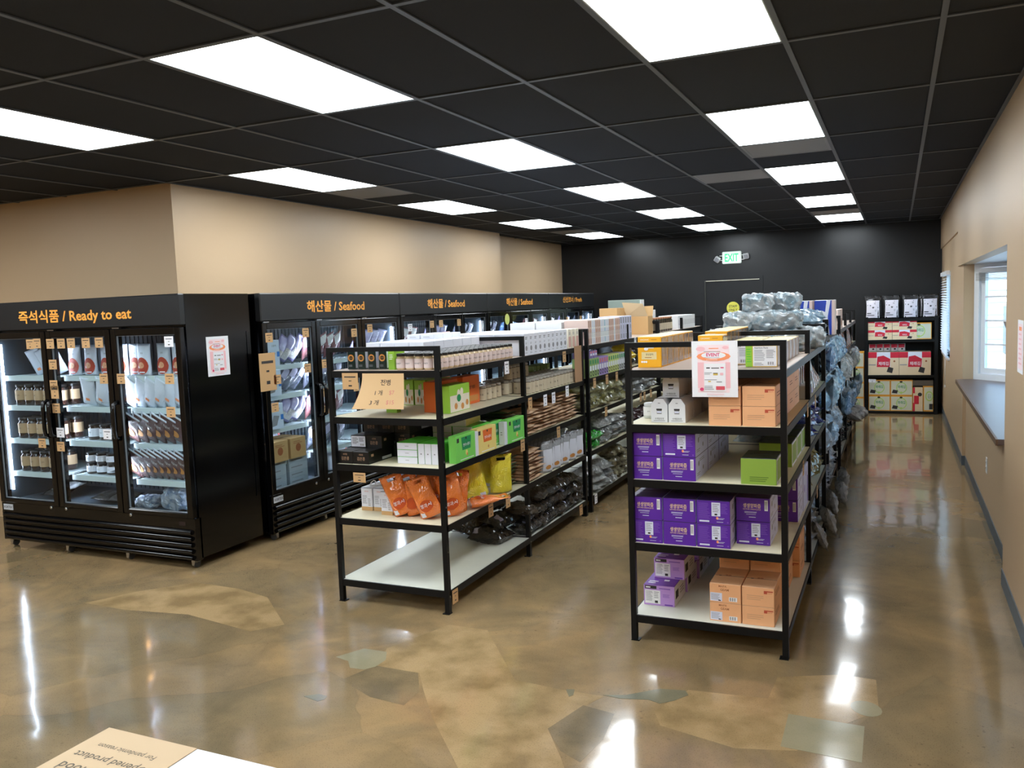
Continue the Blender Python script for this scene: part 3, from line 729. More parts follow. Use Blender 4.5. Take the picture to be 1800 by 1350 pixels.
YS = mat('yellow_sign', (226, 220, 90), rough=0.5)
dm = MB().lathe([(0.105, 0), (0.105, 0.004)], 28, smooth=False)
ob('disc', dm.mesh('disc', YS), t, (0, 0, 0), (PI / 2, 0, 0))
ob('lettering', prints([('t', 'STAFF', 0, 0.028, 0.042, INK, 0.9, 0.01), ('t', 'ONLY', 0, -0.032, 0.042, INK, 0.9, 0.01)], flat_front(-0.005), 'lettering'), t)

# ================================================================== FREEZERS
FRZ_IN = mat('freezer_liner', (74, 84, 94), rough=0.45)
LEDM = mat('led_strip', (225, 235, 255), rough=0.5, emit=LED)
LEDN = mat('led_strip_end', (225, 235, 255), rough=0.5, emit=25.0)
DGL = glass_mat('door_glass', (228, 238, 240), 1.0)
SILVER = mat('silver_plate', (196, 200, 206), rough=0.4)
def freezer(label, loc, rz, width, text, tsize=0.1, tz=1.88, tw=0.85):
    t = empty('display_freezer', loc, rz); tag(t, label, 'freezer', 'three-door display freezers')
    D = 0.70; n = 3; p = width / n
    c = MB()   # cabinet shell with open front
    c.box(0, 0.045, 0.075, 0.03, D, 1.99); c.box(width - 0.03, 0.045, 0.075, width, D, 1.99)
    c.box(0.03, D - 0.03, 0.075, width - 0.03, D, 1.99); c.box(0.03, 0.045, 1.72, width - 0.03, D - 0.03, 1.99); c.box(0.03, 0.06, 0.075, width - 0.03, D - 0.03, 0.38)
    ob('cabinet', c.mesh('cabinet', BLACK_PANEL), t)
    li = MB(); li.add([(0.031, 0.07, 0.381), (width - 0.031, 0.07, 0.381), (width - 0.031, D - 0.04, 0.381), (0.031, D - 0.04, 0.381)], [(0, 1, 2, 3)])
    li.add([(0.031, D - 0.04, 0.381), (width - 0.031, D - 0.04, 0.381), (width - 0.031, D - 0.04, 1.719), (0.031, D - 0.04, 1.719)], [(0, 1, 2, 3)])
    li.add([(0.0315, 0.07, 0.381), (0.0315, D - 0.04, 0.381), (0.0315, D - 0.04, 1.719), (0.0315, 0.07, 1.719)], [(0, 1, 2, 3)])
    li.add([(width - 0.0315, 0.07, 0.381), (width - 0.0315, D - 0.04, 0.381), (width - 0.0315, D - 0.04, 1.719), (width - 0.0315, 0.07, 1.719)], [(0, 1, 2, 3)])
    li.add([(0.031, 0.07, 1.719), (width - 0.031, 0.07, 1.719), (width - 0.031, D - 0.04, 1.719), (0.031, D - 0.04, 1.719)], [(0, 1, 2, 3)])
    for q in range(int(width / 0.05)): li.box(0.04 + q * 0.05, D - 0.05, 0.4, 0.05 + q * 0.05, D - 0.041, 1.7)
    ob('liner', li.mesh('liner', FRZ_IN), t)
    h = MB(); h.cbox(0.0, -0.01, 1.768, width, 0.05, 1.992, 0.008); hd = ob('header_sign', h.mesh('header_sign', mat('header_charcoal', (18, 19, 21), rough=0.42)), t)
    gv = glyphs(text, 0.022)[0]; gw = max(v[0] for v in gv) - min(v[0] for v in gv)
    ob('lettering', prints([('t', text, width * 0.49, tz, tsize, ORANGE_VINYL, tw / (gw * tsize), 0.022)], flat_front(-0.0105), 'lettering'), hd)
    # base grill
    b = MB(); b.box(0.0, 0.0, 0.30, width, 0.06, 0.372); ob('lower_panel', b.mesh('lower_panel', BLACK_PANEL), t)
    for q in range(5):
        z = 0.272 - q * 0.047
        lv_ = MB(); pf = [(0.0 - 0.024 * math.sin(PI * a / 6) if 0 < a < 6 else 0.002, z + 0.017 * math.cos(PI * a / 6)) for a in range(7)]
        lv_.add([(0.03, yy, zz) for yy, zz in pf] + [(width - 0.03, yy, zz) for yy, zz in pf], [(a, a + 1, 8 + a, 7 + a) for a in range(6)], 0, True)
        lv_.add([(0.03, yy, zz) for yy, zz in pf], [list(range(7))[::-1]]); lv_.add([(width - 0.03, yy, zz) for yy, zz in pf], [list(range(7))])
        ob('louvre', lv_.mesh('louvre', BLACK_PANEL), t)
    ob('kick_panel', MB().box(0, -0.002, 0.062, 0.03, 0.06, 0.30).box(width - 0.03, -0.002, 0.062, width, 0.06, 0.30).box(0.03, 0.004, 0.062, width - 0.03, 0.02, 0.30).mesh('kick_panel', BLACK_PANEL), t)
    bd = ob('badge', MB().box(0.025, -0.005, 0.312, 0.135, 0.0, 0.358).mesh('badge', SILVER), t)
    ob('lettering', prints([('t', 'VORTEX', 0.08, 0.335, 0.02, INK, 1, 0.02)], flat_front(-0.0055), 'lettering'), bd)
    ob('control_display', MB().box(width - 0.15, -0.002, 0.318, width - 0.09, 0.0, 0.348).mesh('control_display', mat('dark_display', (40, 30, 32), rough=0.2)), t)
    for q in range(4):
        x = 0.06 + (width - 0.12) * q / 3
        cs = MB(); cs.box(x - 0.022, 0.02, 0.045, x + 0.022, 0.07, 0.076); cs.add([(x - 0.022, 0.018, 0.076), (x + 0.022, 0.018, 0.076), (x + 0.012, 0.01, 0.02), (x - 0.008, 0.01, 0.02)], [(0, 3, 2, 1)])
        cst = ob('caster', cs.mesh('caster', CHROME), t)
        wh = MB().lathe([(0.026, -0.011), (0.03, -0.008), (0.03, 0.008), (0.026, 0.011)], 14)
        ob('wheel', wh.mesh('wheel', mat('rubber_grey', (60, 62, 64), rough=0.6)), cst, (x, 0.05, 0.0305), (0, PI / 2, 0))
    # doors
    for q in range(n):
        x0, x1 = q * p + 0.006, (q + 1) * p - 0.006
        z0, z1 = 0.376, 1.758; m = 0.052
        f = MB()
        for bx in ((x0, z0, x0 + m, z1), (x1 - m, z0, x1, z1), (x0 + m, z0, x1 - m, z0 + m * 0.7), (x0 + m, z1 - m, x1 - m, z1)):
            f.cbox(bx[0], -0.012, bx[1], bx[2], 0.035, bx[3], 0.005)
        dd = ob('door', f.mesh('door', BLACK_PANEL), t)
        gl = MB().add([(x0 + m, 0.008, z0 + m * 0.7), (x1 - m, 0.008, z0 + m * 0.7), (x1 - m, 0.008, z1 - m), (x0 + m, 0.008, z1 - m)], [(0, 1, 2, 3)])
        ob('glass', gl.mesh('glass', DGL), dd)
        sp = MB(); sm_ = 0.005
        for bx in ((x0 + m, z0 + m * 0.7, x0 + m + sm_, z1 - m), (x1 - m - sm_, z0 + m * 0.7, x1 - m, z1 - m), (x0 + m, z0 + m * 0.7, x1 - m, z0 + m * 0.7 + sm_), (x0 + m, z1 - m - sm_, x1 - m, z1 - m)):
            sp.box(bx[0], 0.0, bx[1], bx[2], 0.012, bx[3])
        ob('glass_bead', sp.mesh('glass_bead', mat('grey_bead', (120, 126, 132), rough=0.4)), dd)
        hx = x1 - 0.026 if q == 0 else x0 + 0.026
        hh = MB(); hh.tube([(hx, -0.01, 0.94), (hx, -0.05, 0.955), (hx, -0.055, 1.0), (hx, -0.055, 1.16), (hx, -0.05, 1.2), (hx, -0.01, 1.215)], 0.016, 8)
        ob('handle', hh.mesh('handle', BLACK_PANEL), dd)
        lk = MB().lathe([(0.013, 0), (0.013, 0.006), (0.008, 0.009)], 12)
        lx = x1 - 0.10 if q == 0 else x0 + 0.06
        ob('lock', lk.mesh('lock', CHROME), dd, (lx, 0.0, 0.362), (PI / 2, 0, 0))
        ob('hinge', MB().box(x0 + 0.02, -0.006, 1.759, x0 + 0.09, 0.02, 1.767).mesh('hinge', CHROME), dd)
    # shelves
    for q in range(n):
        x0, x1 = q * p + 0.045, (q + 1) * p - 0.045
        for z in (1.40, 1.157, 0.885, 0.612):
            s = MB()
            for k in range(9):
                y = 0.11 + k * 0.065; s.box(x0, y, z - 0.006, x1, y + 0.004, z - 0.002)
            for k in range(5):
                x = x0 + (x1 - x0) * k / 4; s.box(x - 0.002, 0.1, z - 0.01, x + 0.002, D - 0.06, z - 0.006)
            s.box(x0, 0.1, z - 0.002, x1, D - 0.06, z)
            sf = ob('shelf', s.mesh('shelf', WHITE_MET), t)
            ob('price_rail', MB().box(x0, 0.092, z - 0.038, x1, 0.1, z + 0.004).mesh('price_rail', WHITE_MET), sf)
        # led strips at both sides of each door bay, facing inward
    for q in range(n + 1):
        x = min(max(q * p, 0.045), width - 0.045)
        if 0 < q < n: ob('mullion', MB().box(x - 0.028, 0.04, 0.38, x + 0.028, 0.075, 1.72).mesh('mullion', BLACK_PANEL), t)
        xs = [x] if q in (0, n) else [x]
        for xx in xs:
            w_ = 0.012
            big = q == 0 and rz == 0
            w_ = 0.004 if big else 0.012
            ob('led_strip', MB().box(xx - w_, 0.0755, 0.46, xx + w_, 0.088 if big else 0.0785, 1.66).mesh('led_strip', LEDN if big else LEDM), t)
    return t

def ptag(parent, x, z, m=KRAFT_TAG, w_=0.085, h_=0.075, y=-0.014, name='price_tag', curl=0.0):
    """small paper tag: sheet + print, a part of the freezer or rack it is taped to"""
    key = ('tag', m.name, w_, h_)
    if key not in _M:
        mb = MB(); mb.box(-w_ / 2, -0.0008, -h_ / 2, w_ / 2, 0, h_ / 2); mats = [m, INK]
        for zz, a, hgt in ((0.26, 0.72, 0.07), (0.02, 0.18, 0.05), (-0.28, 0.22, 0.09)):
            mb.add([(-w_ * a / 2, -0.0014, h_ * (zz - hgt / 2)), (w_ * a / 2, -0.0014, h_ * (zz - hgt / 2)), (w_ * a / 2, -0.0014, h_ * (zz + hgt / 2)), (-w_ * a / 2, -0.0014, h_ * (zz + hgt / 2))], [(0, 1, 2, 3)], 1)
        _M[key] = mb.mesh(name, mats)
    return ob(name, _M[key], parent, (x, y, z))

FX0 = -5.65
fz1 = freezer('black three-door display freezer lettered Ready to eat, facing the camera at left', (FX0, 0.56, 0), 0, 2.1, '즉석식품 / Ready to eat', 0.115, 1.863, 1.22)
def fr_side(y0): return (-3.5, y0, 0)
fz2 = freezer('black display freezer lettered Seafood, nearest of the three seafood freezers', fr_side(1.325), PI / 2, 2.05, '해산물 / Seafood')
fz3 = freezer('black display freezer lettered Seafood, middle one of the three seafood freezers', fr_side(3.38), PI / 2, 2.0, '해산물 / Seafood')
fz4 = freezer('black display freezer lettered Seafood, farthest of the three seafood freezers', fr_side(5.385), PI / 2, 2.0, '해산물 / Seafood')
fz5 = freezer('black display freezer lettered Fresh at the far end of the freezer wall', fr_side(7.39), PI / 2, 2.0, '신선코너 / Fresh', 0.085, 1.895, 0.83)
# tags on the ready-to-eat freezer (local x = world x - FX0)
for x, z, m in ((-5.12, 1.66, 0), (-5.04, 1.665, 0), (-4.89, 1.66, 0), (-4.77, 1.66, 0), (-4.66, 1.66, 0), (-4.50, 1.66, 0), (-4.36, 1.66, 0),
                (-4.88, 1.50, 0), (-4.89, 1.34, 0), (-4.885, 1.16, 0), (-4.87, 0.86, 0), (-5.08, 0.88, 0), (-4.34, 1.39, 0), (-4.16, 1.39, 0),
                (-3.68, 1.39, 0), (-3.69, 1.15, 0), (-3.66, 1.655, 1), (-4.86, 0.97, 1), (-4.35, 0.97, 1)):
    ptag(fz1, x - FX0, z, KRAFT_TAG if m == 0 else PAPER)
ptag(fz1, -4.885 - FX0, 1.285, KRAFT_TAG, 0.085, 0.1)
for y, z, m in ((1.40, 1.64, 0), (1.86, 1.66, 0), (2.56, 1.63, 0), (2.82, 1.66, 0), (1.47, 1.30, 0), (1.86, 1.36, 0), (1.42, 1.08, 0), (2.1, 1.38, 0), (2.08, 1.13, 0), (2.08, 0.98, 0), (2.55, 1.13, 0)):
    ptag(fz2, y - 1.325, z, KRAFT_TAG if m == 0 else PAPER)
ptag(fz2, 1.36 - 1.325, 1.37, KRAFT_TAG, 0.19, 0.3)
for y, z, m in ((3.55, 1.64, 1), (4.0, 1.66, 0), (4.2, 1.66, 0), (4.62, 1.66, 0)): ptag(fz3, y - 3.38, z, KRAFT_TAG if m == 0 else PAPER)
for y, z, m in ((5.6, 1.45, 0), (6.1, 1.5, 0), (6.55, 1.62, 1)): ptag(fz4, y - 5.385, z, KRAFT_TAG if m == 0 else PAPER)
for y, z, m in ((8.1, 1.6, 0), (8.7, 1.6, 0)): ptag(fz5, y - 7.39, z, KRAFT_TAG if m == 0 else PAPER)
ob('notice', MB().box(-0.09, -0.001, -0.07, 0.09, 0, 0.07).mesh('notice', mat('pink_notice', (226, 190, 186), rough=0.7)), fz3, (4.3 - 3.38, -0.014, 1.5))
ob('round_sticker', MB().lathe([(0.07, 0), (0.07, 0.001)], 20, smooth=False).mesh('round_sticker', mat('yellow_sticker', (206, 214, 120), rough=0.6)), fz4, (0.55, -0.013, 1.66), (PI / 2, 0, 0))

# ---- posters and hung paper
PINK = mat('pink_print', (242, 190, 196), rough=0.8); PINKL = mat('pale_pink_print', (246, 222, 226), rough=0.8)
OPR = mat('orange_print', (246, 152, 104), rough=0.8); MAG = mat('magenta_print', (214, 66, 112), rough=0.8); GOLDP = mat('gold_print', (216, 186, 96), rough=0.8)
def event_items(w_, h_):
    X = lambda a: (a - 0.5) * w_
    Z = lambda a: a * h_
    it = [('r', X(.13), Z(.08), X(.82), Z(.93), PINKL), ('r', X(.13), Z(.16), X(.27), Z(.62), PINK), ('r', X(.74), Z(.16), X(.84), Z(.62), PINK),
          ('c', X(.2), Z(.86), w_ * .1, h_ * .04, PINK), ('c', X(.74), Z(.88), w_ * .07, h_ * .03, PINK),
          ('c', X(.48), Z(.725), w_ * .37, h_ * .085, OPR), ('c', X(.48), Z(.745), w_ * .27, h_ * .06, PAPER),
          ('l', X(.38), Z(.85), X(.62), Z(.89), 1, OPR), ('l', X(.27), Z(.8), X(.67), Z(.825), 1, GREYINK), ('t', 'EVENT', X(.47), Z(.755), h_ * .06, MAG, 1.0, 0.03),
          ('l', X(.28), Z(.70), X(.68), Z(.715), 1, GREYINK), ('l', X(.32), Z(.655), X(.66), Z(.675), 1, PAPER),
          ('r', X(.27), Z(.1), X(.74), Z(.60), PAPER), ('r', X(.32), Z(.51), X(.40), Z(.53), INK), ('r', X(.43), Z(.51), X(.60), Z(.525), INK), ('r', X(.63), Z(.515), X(.70), Z(.535), MAG),
          ('r', X(.47), Z(.39), X(.57), Z(.42), GOLDP), ('r', X(.47), Z(.42), X(.57), Z(.432), INK), ('r', X(.62), Z(.39), X(.69), Z(.435), PINK), ('l', X(.28), Z(.40), X(.45), Z(.45), 2, GREYINK),
          ('r', X(.36), Z(.27), X(.42), Z(.29), GOLDP), ('r', X(.54), Z(.265), X(.66), Z(.28), GREYINK), ('l', X(.28), Z(.3), X(.6), Z(.325), 1, GREYINK),
          ('r', X(.53), Z(.13), X(.72), Z(.195), mat('red_print', (216, 84, 96), rough=0.8)), ('l', X(.28), Z(.13), X(.5), Z(.21), 3, GREYINK),
          ('c', X(.22), Z(.14), w_ * .045, h_ * .03, MAG), ('l', X(.33), Z(.035), X(.72), Z(.07), 2, PINK)]
    return it
def sheet(name, w_, h_, m, items, curl=0.0, corner=0.0):
    """paper hanging from its top edge; origin bottom centre; curl lifts the lower edge toward -Y"""
    def fn(x, z, k):
        v = min(1.0, max(0.0, z / h_)); d = curl * (1 - v) ** 2 + corner * max(0, (0.5 - x / w_) - 0.45) * (1 - v) ** 1.5
        return (x - corner * 0.9 * (1 - v) ** 2 * max(0, 0.5 - x / w_), -d - 0.0003 * (k + 1), z)
    fn.curved = True
    nx, nz = 8, 10; mb = MB()
    for off in (0.0, 0.0006):
        vs = []
        for j in range(nz + 1):
            for i in range(nx + 1):
                p = fn(-w_ / 2 + w_ * i / nx, h_ * j / nz, -1); vs.append((p[0], p[1] + off, p[2]))
        mb.add(vs, [(j * (nx + 1) + i, j * (nx + 1) + i + 1, (j + 1) * (nx + 1) + i + 1, (j + 1) * (nx + 1) + i) for j in range(nz) for i in range(nx)], 0, True)
    r = ob(name, mb.mesh(name, m)); ob('print', prints(items, fn, 'print'), r)
    return r
o = sheet('event_poster', 0.228, 0.282, PAPER, event_items(0.228, 0.282)); o.location = (0.221, 0.3335, 1.320)
tag(o, 'white and pink paper EVENT poster taped to the front of the right rack', 'poster')
o = sheet('event_poster', 0.226, 0.292, PAPER, event_items(0.226, 0.292)); o.location = (FX0 + 2.1 + 0.002, 0.9, 1.382); o.rotation_euler = (0, 0, PI / 2)
tag(o, 'white and pink paper EVENT poster on the side of the black freezer', 'poster')
SIGNP = mat('tan_paper', (214, 178, 132), rough=0.8); RPR = mat('rose_print', (206, 130, 120), rough=0.8)
o = sheet('price_sign', 0.292, 0.212, SIGNP, [('t', '전병', 0.02, 0.158, 0.036, INK, 1.05, 0.014), ('t', '1 개', -0.02, 0.096, 0.031, INK, 1.0, 0.012), ('t', '$7', 0.065, 0.096, 0.028, RPR, 1.0, 0.008),
     ('t', '3 개', -0.035, 0.038, 0.031, INK, 1.0, 0.012), ('t', '$15', 0.06, 0.038, 0.028, RPR, 1.0, 0.008)], curl=0.02, corner=0.06); o.location = (-1.748, 0.3435, 1.230)
tag(o, 'tan paper price sign lettered in Korean hanging on the front of the left rack', 'sign')
# strip of paper on the near right wall
o = ob('wall_notice', MB().box(-0.001, -0.11, -0.14, 0, 0.11, 0.14).mesh('wall_notice', PAPER), None, (XW, 1.23, 1.50))
tag(o, 'pale pink and white paper notice on the beige wall beside the bay', 'notice')
ob('print', prints([('r', -0.085, -0.12, 0.085, 0.12, PINKL), ('l', -0.06, -0.1, 0.06, 0.08, 7, PINK), ('r', -0.05, 0.085, 0.05, 0.105, OPR)], lambda x, z, k: (-0.0012 - 0.0005 * (k + 1), -x, z), 'print'), o)

# ================================================================== RACKS
BOARD = mat('birch_board', (222, 212, 182), rough=0.55, var=0.06, vscale=12)
BOARD2 = mat('brown_board', (176, 156, 142), rough=0.5, var=0.08, vscale=12)
BOARD3 = mat('pale_board', (214, 214, 200), rough=0.45, var=0.05, vscale=10)
LEVELS = [0.14, 0.535, 0.877, 1.171, 1.457]
def rack(label, x0, y0, wd, bays, ztop=1.6):
    t = empty('shelving_rack', (x0, y0, 0)); tag(t, label, 'shelving rack', 'black metal shelving racks')
    L = sum(bays); s = 0.030
    ys = [0]
    for b in bays: ys.append(ys[-1] + b)
    for k, y in enumerate(ys):
        yy = min(max(y, s / 2), L - s / 2)
        for x in (0, wd):
            sx = 1 if x == 0 else -1
            p = MB(); xa, xb = sorted((x, x + sx * s)); p.box(xa, yy - s / 2, 0.004, xb, yy + s / 2, ztop)
            p.box(min(x, x + sx * 0.045), yy - 0.022, 0, max(x, x + sx * 0.045), yy + 0.022, 0.005)
            po = ob('post', p.mesh('post', BLACK_MET), t)
            if x:
                hs = MB()
                for q in range(6):
                    z = 0.10 + q * 0.27; hs.box(x, yy - 0.004, z, x + 0.0012, yy + 0.004, z + 0.012)
                ob('bolt', hs.mesh('bolt', CHROME), po)
        ob('top_bar', MB().box(s, yy - s / 2, ztop - 0.027, wd - s, yy + s / 2, ztop).mesh('top_bar', BLACK_MET), t)
    for k, b in enumerate(bays):
        ya, yb = ys[k] + s / 2, ys[k + 1] - s / 2
        for n_, z in enumerate(LEVELS):
            bm_ = BOARD2 if n_ == 4 else (BOARD3 if n_ == 0 else BOARD)
            bo = ob('shelf_board', MB().box(0.006, ya, z - 0.012, wd - 0.006, yb, z).mesh('shelf_board', bm_), t)
            r1 = 0.0; zb = z - 0.041; zt = z - 0.0005
            for bx in ((s, ys[k] + 0.002, wd - s, ya - 0.001), (s, yb + 0.001, wd - s, ys[k + 1] - 0.002), (0, ya, 0.0055, yb), (wd - 0.0055, ya, wd, yb)):
                ob('rail', MB().box(bx[0], bx[1], zb, bx[2], bx[3], zt).mesh('rail', BLACK_MET), bo)
    return t
AX0, AW = -2.155, 0.79      # left row; right face at x = -1.365
BX0, BW = -0.245, 0.81      # right row; right face at x = 0.565
ra1 = rack('black shelving rack at the front of the left row, empty bottom shelf', AX0, 0.345, AW, [1.24, 1.25])
ra2 = rack('black shelving rack second in the left row, with tall boxes on top', AX0, 2.95, AW, [1.22, 1.22])
ra3 = rack('black shelving rack at the far end of the left row', AX0 - 0.05, 5.5, AW, [1.22, 1.22])
rb1 = rack('black shelving rack at the front of the right row, purple cartons inside', BX0, 0.335, BW, [1.235, 1.235])
rb2 = rack('black shelving rack second in the right row, light blue bags', BX0 - 0.03, 2.92, BW - 0.03, [1.05, 1.05])
rb3 = rack('black shelving rack at the far end of the right row', BX0 - 0.02, 5.35, BW - 0.02, [1.15, 1.15, 1.15])
# price tags on the aisle rails: (rack, y world, z, material, w, h)
def side_tag(rk, y, z, m=KRAFT_TAG, w_=0.07, h_=0.085):
    o = ptag(rk, 0, z, m, w_, h_); wd = {ra1: AW, ra2: AW, ra3: AW, rb1: BW, rb2: BW - 0.03, rb3: BW - 0.02}[rk]
    o.location = (wd + 0.0015, y - rk.location.y, z); o.rotation_euler = (0, 0, PI / 2)
for y, z, m in ((1.28, 1.40, 1), (0.95, 0.49, 0), (1.50, 0.83, 0), (1.22, 0.49, 0), (0.42, 0.09, 0), (1.66, 1.11, 0), (1.95, 1.10, 1), (2.12, 1.10, 1), (2.42, 1.12, 1),
                (2.20, 0.82, 0), (2.38, 1.40, 0), (2.66, 0.09, 0)):
    side_tag(ra1, y, z, PAPER if m else KRAFT_TAG)
for y, z, m in ((3.1, 1.12, 0), (3.45, 1.12, 0), (3.75, 1.12, 0), (3.4, 0.83, 0), (4.4, 1.42, 1), (4.35, 1.12, 0), (4.6, 1.12, 0), (4.7, 0.83, 0), (4.95, 0.83, 0), (4.55, 0.83, 0), (3.05, 0.1, 1)):
    side_tag(ra2, y, z, PAPER if m else KRAFT_TAG)
for y, z, m in ((1.1, 0.83, 0), (1.38, 1.13, 0), (2.0, 0.5, 0), (1.9, 1.12, 0)): side_tag(rb1, y, z)
ptag(ra1, 0.17, 1.395, KRAFT_TAG, 0.115, 0.1, y=-0.0015)
ptag(ra1, 0.20, 0.80, KRAFT_TAG, 0.09, 0.06, y=-0.0015)
kp = MB().add([(0, 0, 0), (0, 0.17, 0.01), (0, 0.17, 0.3), (0, 0, 0.3)], [(0, 1, 2, 3)])
o = ob('kraft_sheet', MB().box(0, 0, 0, 0.002, 0.17, 0.30).mesh('kraft_sheet', mat('kraft_paper', (170, 132, 98), rough=0.9)), None, (-1.36, 2.60, 1.17))
tag(o, 'brown kraft sheet hanging by the post of the left row', 'paper')
o = ob('kraft_sheet', MB().box(0, 0, 0, 0.11, 0.002, 0.16).mesh('kraft_sheet', _M['kraft_paper']), None, (-2.09, 1.60, 1.21))
tag(o, 'brown kraft sheet hanging inside the front left rack', 'paper')

# ---- white display table at the bottom left, with the paper notice
t = empty('display_table', (-0.555, -2.66, 0)); tag(t, 'white tabletop corner at the bottom left of the frame', 'table')
TW = mat('table_white', (222, 222, 222), rough=0.4)
ob('tabletop', MB().cbox(0, -1.4, 0.87, 1.25, 0, 0.9, 0.003).mesh('tabletop', TW), t)
for x in (0.05, 1.15):
    for y in (-1.3, -0.08): ob('leg', MB().cbox(x, y, 0, x + 0.05, y + 0.05, 0.87, 0.004).mesh('leg', TW), t)
NOTE = mat('cream_notice', (190, 164, 130), rough=0.75); TEALINK = mat('brown_ink', (92, 84, 70), rough=0.8); PINKINK = mat('coral_ink', (226, 150, 140), rough=0.8)
o = ob('notice_sheet', MB().box(0, 0, 0, 0.26, 0.36, 0.0012).mesh('notice_sheet', NOTE)); o.location = (-0.551 + 0.26, -2.664, 0.9008); o.rotation_euler = (0, 0, PI)
tag(o, 'cream paper notice lying upside down on the white table corner', 'notice')
def nfn(x, z, k): return (x, z, 0.0014 + 0.0003 * k)
ob('print', prints([('t', 'For pandemic reason', 0.135, 0.062, 0.020, TEALINK, 0.9, 0.006), ('t', 'Opened product', 0.135, 0.104, 0.028, TEALINK, 1.0, 0.008),
    ('t', 'Frozen food', 0.135, 0.152, 0.027, TEALINK, 1.0, 0.008), ('t', 'NO REFUND', 0.14, 0.204, 0.031, PINKINK, 1.0, 0.01)],
    lambda x, z, k: (x, 0.0 + z, 0.0014 + 0.0003 * k), 'print'), o)

# ================================================================== GOODS ON THE LEFT ROW
Z5, Z4, Z3, Z2, Z1 = LEVELS        # bottom ... top:   Z5=0.14, Z4=0.535, Z3=0.877, Z2=1.171, Z1=1.457
LIME = mat('lime_card', (150, 200, 62), rough=0.45); GREEN = mat('green_card', (92, 196, 66), rough=0.4); DGREEN = mat('deep_green_print', (28, 140, 82), rough=0.45)
CREAM = mat('cream_print', (232, 224, 206), rough=0.6); COOKIE = mat('cookie_print', (206, 142, 74), rough=0.6); ORANGEC = mat('orange_card', (226, 110, 44), rough=0.45)
WCARD = mat('white_card', (226, 228, 238), rough=0.45); YCARD = mat('yellow_card', (236, 214, 128), rough=0.5); KCARD = mat('kraft_card', (200, 160, 108), rough=0.7)
BCARD = mat('black_card', (12, 12, 13), rough=0.35); BROWNP = mat('bronze_print', (176, 140, 112), rough=0.5); DKG = mat('dark_green_card', (16, 36, 30), rough=0.3)
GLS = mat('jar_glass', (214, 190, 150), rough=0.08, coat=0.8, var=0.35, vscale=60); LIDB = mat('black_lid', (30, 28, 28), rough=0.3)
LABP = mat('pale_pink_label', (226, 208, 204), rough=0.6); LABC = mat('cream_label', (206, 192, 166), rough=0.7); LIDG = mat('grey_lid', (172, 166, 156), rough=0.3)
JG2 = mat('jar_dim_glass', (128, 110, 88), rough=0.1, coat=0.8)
SH = 'on the top shelf of the front left rack'

# --- top shelf, front rack: dark green cartons, jars, white cartons
p = Proto(carton('tea_carton', 0.058, 0.058, 0.125, DKG, front=[('c', .5, .56, .18, .18, mat('copper_print', (196, 130, 62), rough=0.5)), ('c', .5, .56, .12, .10, DKG), ('t', 'ORGANIC', .5, .56, .06, mat('copper_print', (196, 130, 62)), 0.7), ('r', .05, .02, .1, .98, GREYINK), ('l', .2, .12, .8, .24, 2, GREYINK)],
      side=[('r', .1, .05, .9, .95, WCARD)], flap=False))
for i, x in enumerate((-2.06, -1.985, -1.908, -1.83)):
    p.put((x, 0.50, Z1), 'dark green carton with copper emblem, %s from the left on the top shelf' % ORD[i], 'carton', 'dark green cartons')
for i, x in enumerate((-2.06, -1.985, -1.908, -1.83)):
    p.put((x, 0.565, Z1), 'dark green carton hidden behind the front row of dark green cartons', 'carton', 'dark green cartons behind')
o = carton('light_green_carton', 0.046, 0.12, 0.12, LIME, front=[('l', .2, .5, .8, .8, 3, WHITEINK)], flap=False); o.location = (-1.738, 0.49, Z1)
tag(o, 'light green slim carton between the dark green cartons and the jars', 'carton')
p = Proto(jar('seasoning_jar', 0.029, 0.098, GLS, LIDB, LABP, 0.17, (0.12, 0.68), text='HONEY'))
for r_ in range(16):
    for c_ in range(5):
        x = -1.660 + c_ * 0.0635; y = 0.415 + r_ * 0.0665
        if r_ == 0: lb = 'pink-labelled glass jar, %s from left in the front row' % ORD[c_]; g_ = 'pink-labelled jars'
        elif c_ == 4: lb = 'small pink-labelled glass jar, %s back along the aisle edge of the top shelf' % ORD[r_]; g_ = 'pink-labelled jars'
        else: lb = 'small pink-labelled glass jar in the packed block behind the front row'; g_ = 'pink-labelled jars packed behind'
        p.put((x, y, Z1), lb, 'jar', g_, rz=R.uniform(-0.4, 0.3) + (0.6 if c_ == 4 else 0))
p = Proto(carton('white_carton', 0.105, 0.13, 0.15, WCARD, front=[('l', .2, .3, .8, .6, 4, GREYINK)], topitems=[('c', .5, .5, .12, .12, GREYINK)], flap=False))
for r_ in range(6):
    for c_ in range(4):
        p.put((-2.09 + c_ * 0.111, 0.83 + r_ * 0.134, Z1), 'white carton in the block behind the dark green cartons', 'carton', 'white cartons on the front left rack')
for r_ in range(3):
    for c_ in range(2):
        p.put((-2.03 + c_ * 0.111, 1.25 + r_ * 0.134, Z1 + 0.151), 'white carton lying on top of the white carton block', 'carton', 'white cartons in the upper layer', sc=(1, 1, 0.22))
